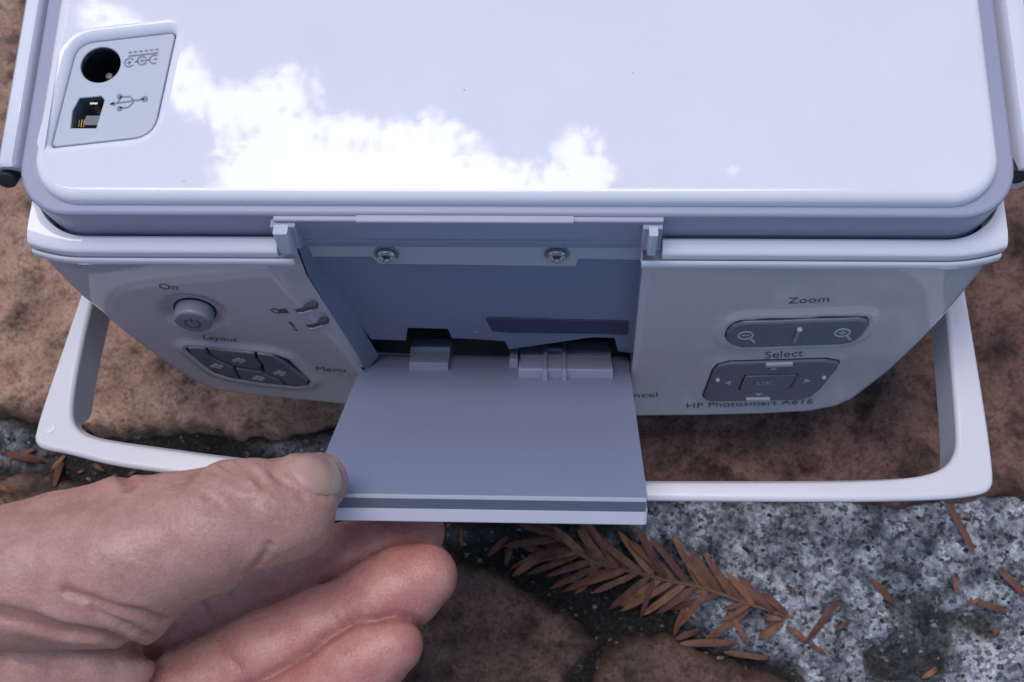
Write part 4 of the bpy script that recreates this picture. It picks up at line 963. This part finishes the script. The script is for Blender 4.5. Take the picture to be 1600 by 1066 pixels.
for k in range(15):                                   # lower row
    t = .10 + .62 * k / 14; b = on_stem(t); L_ = r2.uniform(70, 98); ang = math.radians(r2.gauss(149, 11)); e = b + L_ * np.array([math.cos(ang), math.sin(ang)])
    add_needle(stem3(t), on_ground(e[0], e[1], .0012 + r2.uniform(0, .002)), r2.uniform(.0018, .0024), .0012, SPR, r2.uniform(-.6, .6))
q8 = lambda x, y: (1100 + x / 3.2, 740 + y / 3.2)
z3 = lambda x, y: (x / 5.33, 600 + y / 5.33)
LOOSE = [(q7(1150, 485), q7(1075, 675), 'russet needle lying below the sprig on pale mortar', .0020), (q7(1385, 570), q7(1210, 690), 'long russet needle crossing the pale mortar under the sprig tip', .0021), (q7(1100, 708), q7(1345, 705), 'russet needle lying level above the lower right flagstone', .0021), (q7(1285, 745), q7(1475, 772), 'russet needle along the top edge of the small lower flagstone', .0018),
         (q7(1290, 550), q7(1385, 720), 'thin needle slanting under the sprig across pale mortar', .0014), (q7(1080, 690), q7(1190, 650), 'short needle near the tip of the lower flagstone', .0018), (q8(385, 720), q8(270, 832), 'short orange needle on the white mortar patch', .0021), (q8(395, 735), q8(298, 722), 'small orange needle touching the tip of the sprig', .0019),
         (q8(665, 635), q8(510, 845), 'russet needle standing out at the right of the sprig tip', .0021), (q8(410, 765), q8(515, 840), 'short needle crossing beneath the russet needle right of the sprig', .0016), (q8(530, 855), q8(615, 910), 'short curled orange needle at the lower edge of pale mortar', .0017), (q8(840, 535), q8(955, 660), 'short brown needle alone on the grey speckled mortar', .0022),
         (q8(1220, 150), q8(1355, 405), 'slender tan needle below the right corner of the handle', .0022), (q8(1475, 480), q8(1610, 620), 'orange needle at the right edge of the picture', .0022), (q8(1245, 510), q8(1260, 610), 'small upright brown needle beside the dark debris', .0016), (q8(1350, 640), q8(1520, 695), 'curled tan needle in the dark debris at right', .0020), (q8(1310, 660), q8(1385, 620), 'crumpled tan scrap in the dark debris at right', .0026),
         (q8(1165, 970), q8(1085, 1025), 'small bright orange needle low on the grey mortar', .0021), (q8(1485, 765), q8(1430, 820), 'short brown scrap below the debris at right', .0022), (q8(420, 560), q8(462, 610), 'brown scrap above the tip of the sprig', .0020),
         (q8(730, 735), q8(655, 785), 'curled ochre scrap on white mortar right of the sprig', .0020), (q8(1520, 935), q8(1500, 960), 'tiny orange scrap at the lower right', .0018),
         (q7(190, 230), q7(188, 305), 'thin straw tan needle hanging just below the flap edge', .0009), (q7(690, 390), q7(655, 495), 'dark needle fallen below the sprig root', .0016), (q7(1450, 605), q7(1545, 600), 'short bright orange needle beneath the sprig tip', .0020), (q7(1530, 625), q7(1425, 690), 'orange needle pointing down from the sprig tip', .0020), (q7(380, 265), q7(300, 345), 'brown needle at the upper root of the sprig', .0020), (q7(400, 290), q7(372, 395), 'brown needle bent down beside the sprig root', .0017),
         (z3(50, 575), z3(375, 650), 'broad tan needle below the left corner of the handle', .0026), (z3(150, 590), z3(290, 545), 'short tan needle under the left corner of the handle', .0020), (z3(540, 595), z3(430, 720), 'tan needle dropping from the left end of the handle bar', .0021), (z3(515, 650), z3(455, 860), 'pale tan needle pointing at the thumb from the handle', .0026), (z3(340, 610), z3(420, 575), 'small tan scrap at the left handle corner', .0022), (z3(-20, 560), z3(45, 580), 'tan needle cut by the left edge of the picture', .0024),
         (z3(770, 665), z3(880, 730), 'curled tan scrap between the handle bar and the wrist', .0020), (z3(0, 850), z3(100, 905), 'broad tan needle lying on the left lower flagstone', .0030), (z3(0, 950), z3(50, 1030), 'tan needle on the lower left flagstone beside the hand', .0026), (z3(95, 650), z3(30, 700), 'thin tan needle on the lower left flagstone', .0018), (z3(1130, 725), z3(1060, 765), 'small pale scrap in the gap above the thumb', .0014), (z3(640, 745), z3(700, 720), 'orange brown scrap in the dark gap below the handle bar', .0020)]
for (a, b, lb, wd) in LOOSE:
    p0 = on_ground(*a, .0010); p1 = on_ground(*b, .0014); o = add_needle(p0, p1, min(wd, .24 * np.linalg.norm(p1 - p0)), r2.uniform(.0004, .0016), None, r2.uniform(-1.0, 1.0))
    c = (p0 + p1) / 2; me = o.data
    for v in me.vertices: v.co -= Vector(c.tolist())
    o.location = c.tolist(); o.name = 'dry_needle'; o['label'] = lb; o['category'] = 'needle'; o['group'] = 'loose dry needles on the paving'
# small grit and crumbs in the joints
V = []; Fc = []; n = 0
for _ in range(1700):
    u, v = r2.uniform(-20, 1620), r2.uniform(640, 1080); p = atz(u, v, -.004); x, y = p[0], p[1]
    if max(float(poly_dist(np.array([x]), np.array([y]), P_)[0]) for P_, _, _ in STONES) > .001: continue
    z = float(surf_z(x, y)[0]); s = r2.uniform(.0003, .0010) * (1 if r2.random() < .93 else 1.8); a = [Vector((r2.gauss(0, 1), r2.gauss(0, 1), r2.gauss(0, 1))).normalized() for _ in range(6)]
    base = [(1, 0, 0), (0, 1, 0), (-1, 0, 0), (0, -1, 0), (0, 0, .7), (0, 0, -.7)]
    o = len(V); rz = r2.uniform(0, 6.3)
    for k, q_ in enumerate(base):
        f_ = s * r2.uniform(.6, 1.2); X_, Y_ = q_[0] * math.cos(rz) - q_[1] * math.sin(rz), q_[0] * math.sin(rz) + q_[1] * math.cos(rz); V.append((x + X_ * f_ * 1.3, y + Y_ * f_, z + q_[2] * f_ + s * .2))
    for i in range(4): Fc += [(o + i, o + (i + 1) % 4, o + 4), (o + (i + 1) % 4, o + i, o + 5)]
GRT, _t, _b = new_mat('grit'); nn_ = _t.nodes.new('ShaderNodeTexNoise'); nn_.inputs['Scale'].default_value = 420; rr_ = _t.nodes.new('ShaderNodeValToRGB'); rr_.color_ramp.elements[0].position = .46; rr_.color_ramp.elements[0].color = (.02, .02, .02, 1); rr_.color_ramp.elements[1].position = .78; rr_.color_ramp.elements[1].color = (.42, .40, .37, 1)
_tc = _t.nodes.new('ShaderNodeTexCoord'); _t.links.new(_tc.outputs['Object'], nn_.inputs['Vector']); _t.links.new(nn_.outputs['Fac'], rr_.inputs[0]); _t.links.new(rr_.outputs[0], _b.inputs['Base Color']); _b.inputs['Roughness'].default_value = .85
o = mesh_obj('gravel', V, Fc, GRT, None, 0); o['kind'] = 'stuff'; o['label'] = 'fine grit and crumbs in the dark joints between the flagstones'; o['category'] = 'grit'

# ================================================================== TREE OVERHEAD (seen as the reflection in the lid)
TREE = empty('overhanging_tree', (1.3, 5.2, -.01), 'leafy tree overhanging the paving, mirrored in the glossy white lid', 'tree')
BARK = plastic('bark', (.10, .075, .05), .85, mottle=.4); LEAF, _t, _b = new_mat('green leaf')
_b.inputs['Base Color'].default_value = (.05, .09, .03, 1); _b.inputs['Roughness'].default_value = .5
def limb(pts, r0, r1, n=10):
    V = []; Fc = []
    for k, p in enumerate(pts):
        p = np.array(p, float); d = np.array(pts[min(k + 1, len(pts) - 1)], float) - np.array(pts[max(k - 1, 0)], float); d /= np.linalg.norm(d); a = np.cross(d, [.3, 1, .2]); a /= np.linalg.norm(a); b_ = np.cross(a, d); r = r0 + (r1 - r0) * k / (len(pts) - 1)
        for i in range(n): V.append(p + r * (a * math.cos(i * 2 * math.pi / n) + b_ * math.sin(i * 2 * math.pi / n)))
    for k in range(len(pts) - 1):
        for i in range(n): Fc.append((k * n + i, k * n + (i + 1) % n, (k + 1) * n + (i + 1) % n, (k + 1) * n + i))
    return V, Fc
TK = mesh_obj('trunk', *limb([(1.3, 5.2, -.05), (1.28, 5.15, 1.0), (1.2, 5.0, 2.2), (1.05, 4.7, 3.4), (.9, 4.3, 4.6)], .24, .10), BARK, TREE, 60)
for pts in ([(1.15, 4.9, 2.8), (.6, 4.0, 3.9), (.2, 3.2, 4.4), (-.1, 2.6, 4.7)], [(1.05, 4.7, 3.4), (.2, 4.4, 4.6), (-.9, 3.9, 5.0), (-1.8, 3.4, 5.1)], [(1.2, 5.0, 2.3), (1.9, 4.0, 3.6), (2.3, 3.0, 4.2), (2.2, 2.0, 4.4)]):
    mesh_obj('limb', *limb(pts, .07, .02, 8), BARK, TK, 60)
# the open sky between the branches, as outlined in the mirror image
GAP = [(262, 100), (292, 88), (330, 135), (400, 142), (440, 124), (474, 134), (452, 172), (500, 192), (560, 205), (640, 196), (700, 194), (735, 232), (762, 250), (800, 272), (850, 262), (875, 250), (888, 228), (915, 230), (930, 245), (942, 300), (945, 420), (340, 420), (352, 300), (360, 275), (350, 255), (372, 212), (345, 182), (300, 168), (268, 150), (250, 125)]
GAP2 = [(140, 5), (165, 22), (215, 45), (190, 62), (150, 70), (146, 40)]
g0 = np.random.default_rng(5); NLF = 70000
P = np.column_stack([g0.uniform(-3.6, 3.4, NLF), g0.uniform(.45, 5.0, NLF), g0.uniform(3.4, 5.2, NLF)])
mir = P.copy(); mir[:, 2] = 2 * ZL - mir[:, 2]
uv = project(mir); sz = g0.uniform(.022, .055, NLF)
jit = (fbm(uv[:, 0], uv[:, 1], 46, 3) - .5) * 60
dg = np.maximum(poly_dist(uv[:, 0], uv[:, 1], GAP), poly_dist(uv[:, 0], uv[:, 1], GAP2) ) + jit * .8
holes = fbm(uv[:, 0] * .6, uv[:, 1], 44, 9)
keep = (dg < -24) & ~((holes > .72) & (g0.random(NLF) < .9)) & (uv[:, 1] > -260) & (uv[:, 0] > -350) & (uv[:, 0] < 1950) & (uv[:, 1] < 420)
sz = np.where(dg < -45, sz * 2.4, sz); P = P[keep]; sz = sz[keep]; n = len(P)
Pe = np.column_stack([g0.uniform(-3.4, 2.0, 150000), g0.uniform(.45, 4.2, 150000), g0.uniform(3.5, 5.0, 150000)]); mir = Pe.copy(); mir[:, 2] = 2 * ZL - mir[:, 2]; uv = project(mir)
de = np.maximum(poly_dist(uv[:, 0], uv[:, 1], GAP), poly_dist(uv[:, 0], uv[:, 1], GAP2)) + (fbm(uv[:, 0], uv[:, 1], 30, 31, 5) - .5) * 46
ke = (de < 22) & (de > -60) & (g0.random(len(Pe)) < np.clip((6 - de) / 60, 0, 1) ** 1.5 + .025) & (uv[:, 1] < 420); P = np.vstack([P, Pe[ke]]); sz = np.r_[sz, g0.uniform(.012, .034, ke.sum())]; n = len(P)
d1 = g0.normal(size=(n, 3)); d1[:, 2] *= .45; d1 /= np.linalg.norm(d1, axis=1)[:, None]; d2 = np.cross(d1, g0.normal(size=(n, 3)) * [.4, .4, 1]); d2 /= np.linalg.norm(d2, axis=1)[:, None]
Vl = np.stack([P - d1 * sz[:, None], P + d2 * sz[:, None] * .42, P + d1 * sz[:, None], P - d2 * sz[:, None] * .42], 1).reshape(-1, 3) - np.array([1.3, 5.2, -.01])
me = bpy.data.meshes.new('crown'); me.from_pydata(Vl.tolist(), [], np.arange(4 * n).reshape(-1, 4).tolist()); me.materials.append(LEAF)
cr = bpy.data.objects.new('crown', me); COL.objects.link(cr); cr.parent = TREE
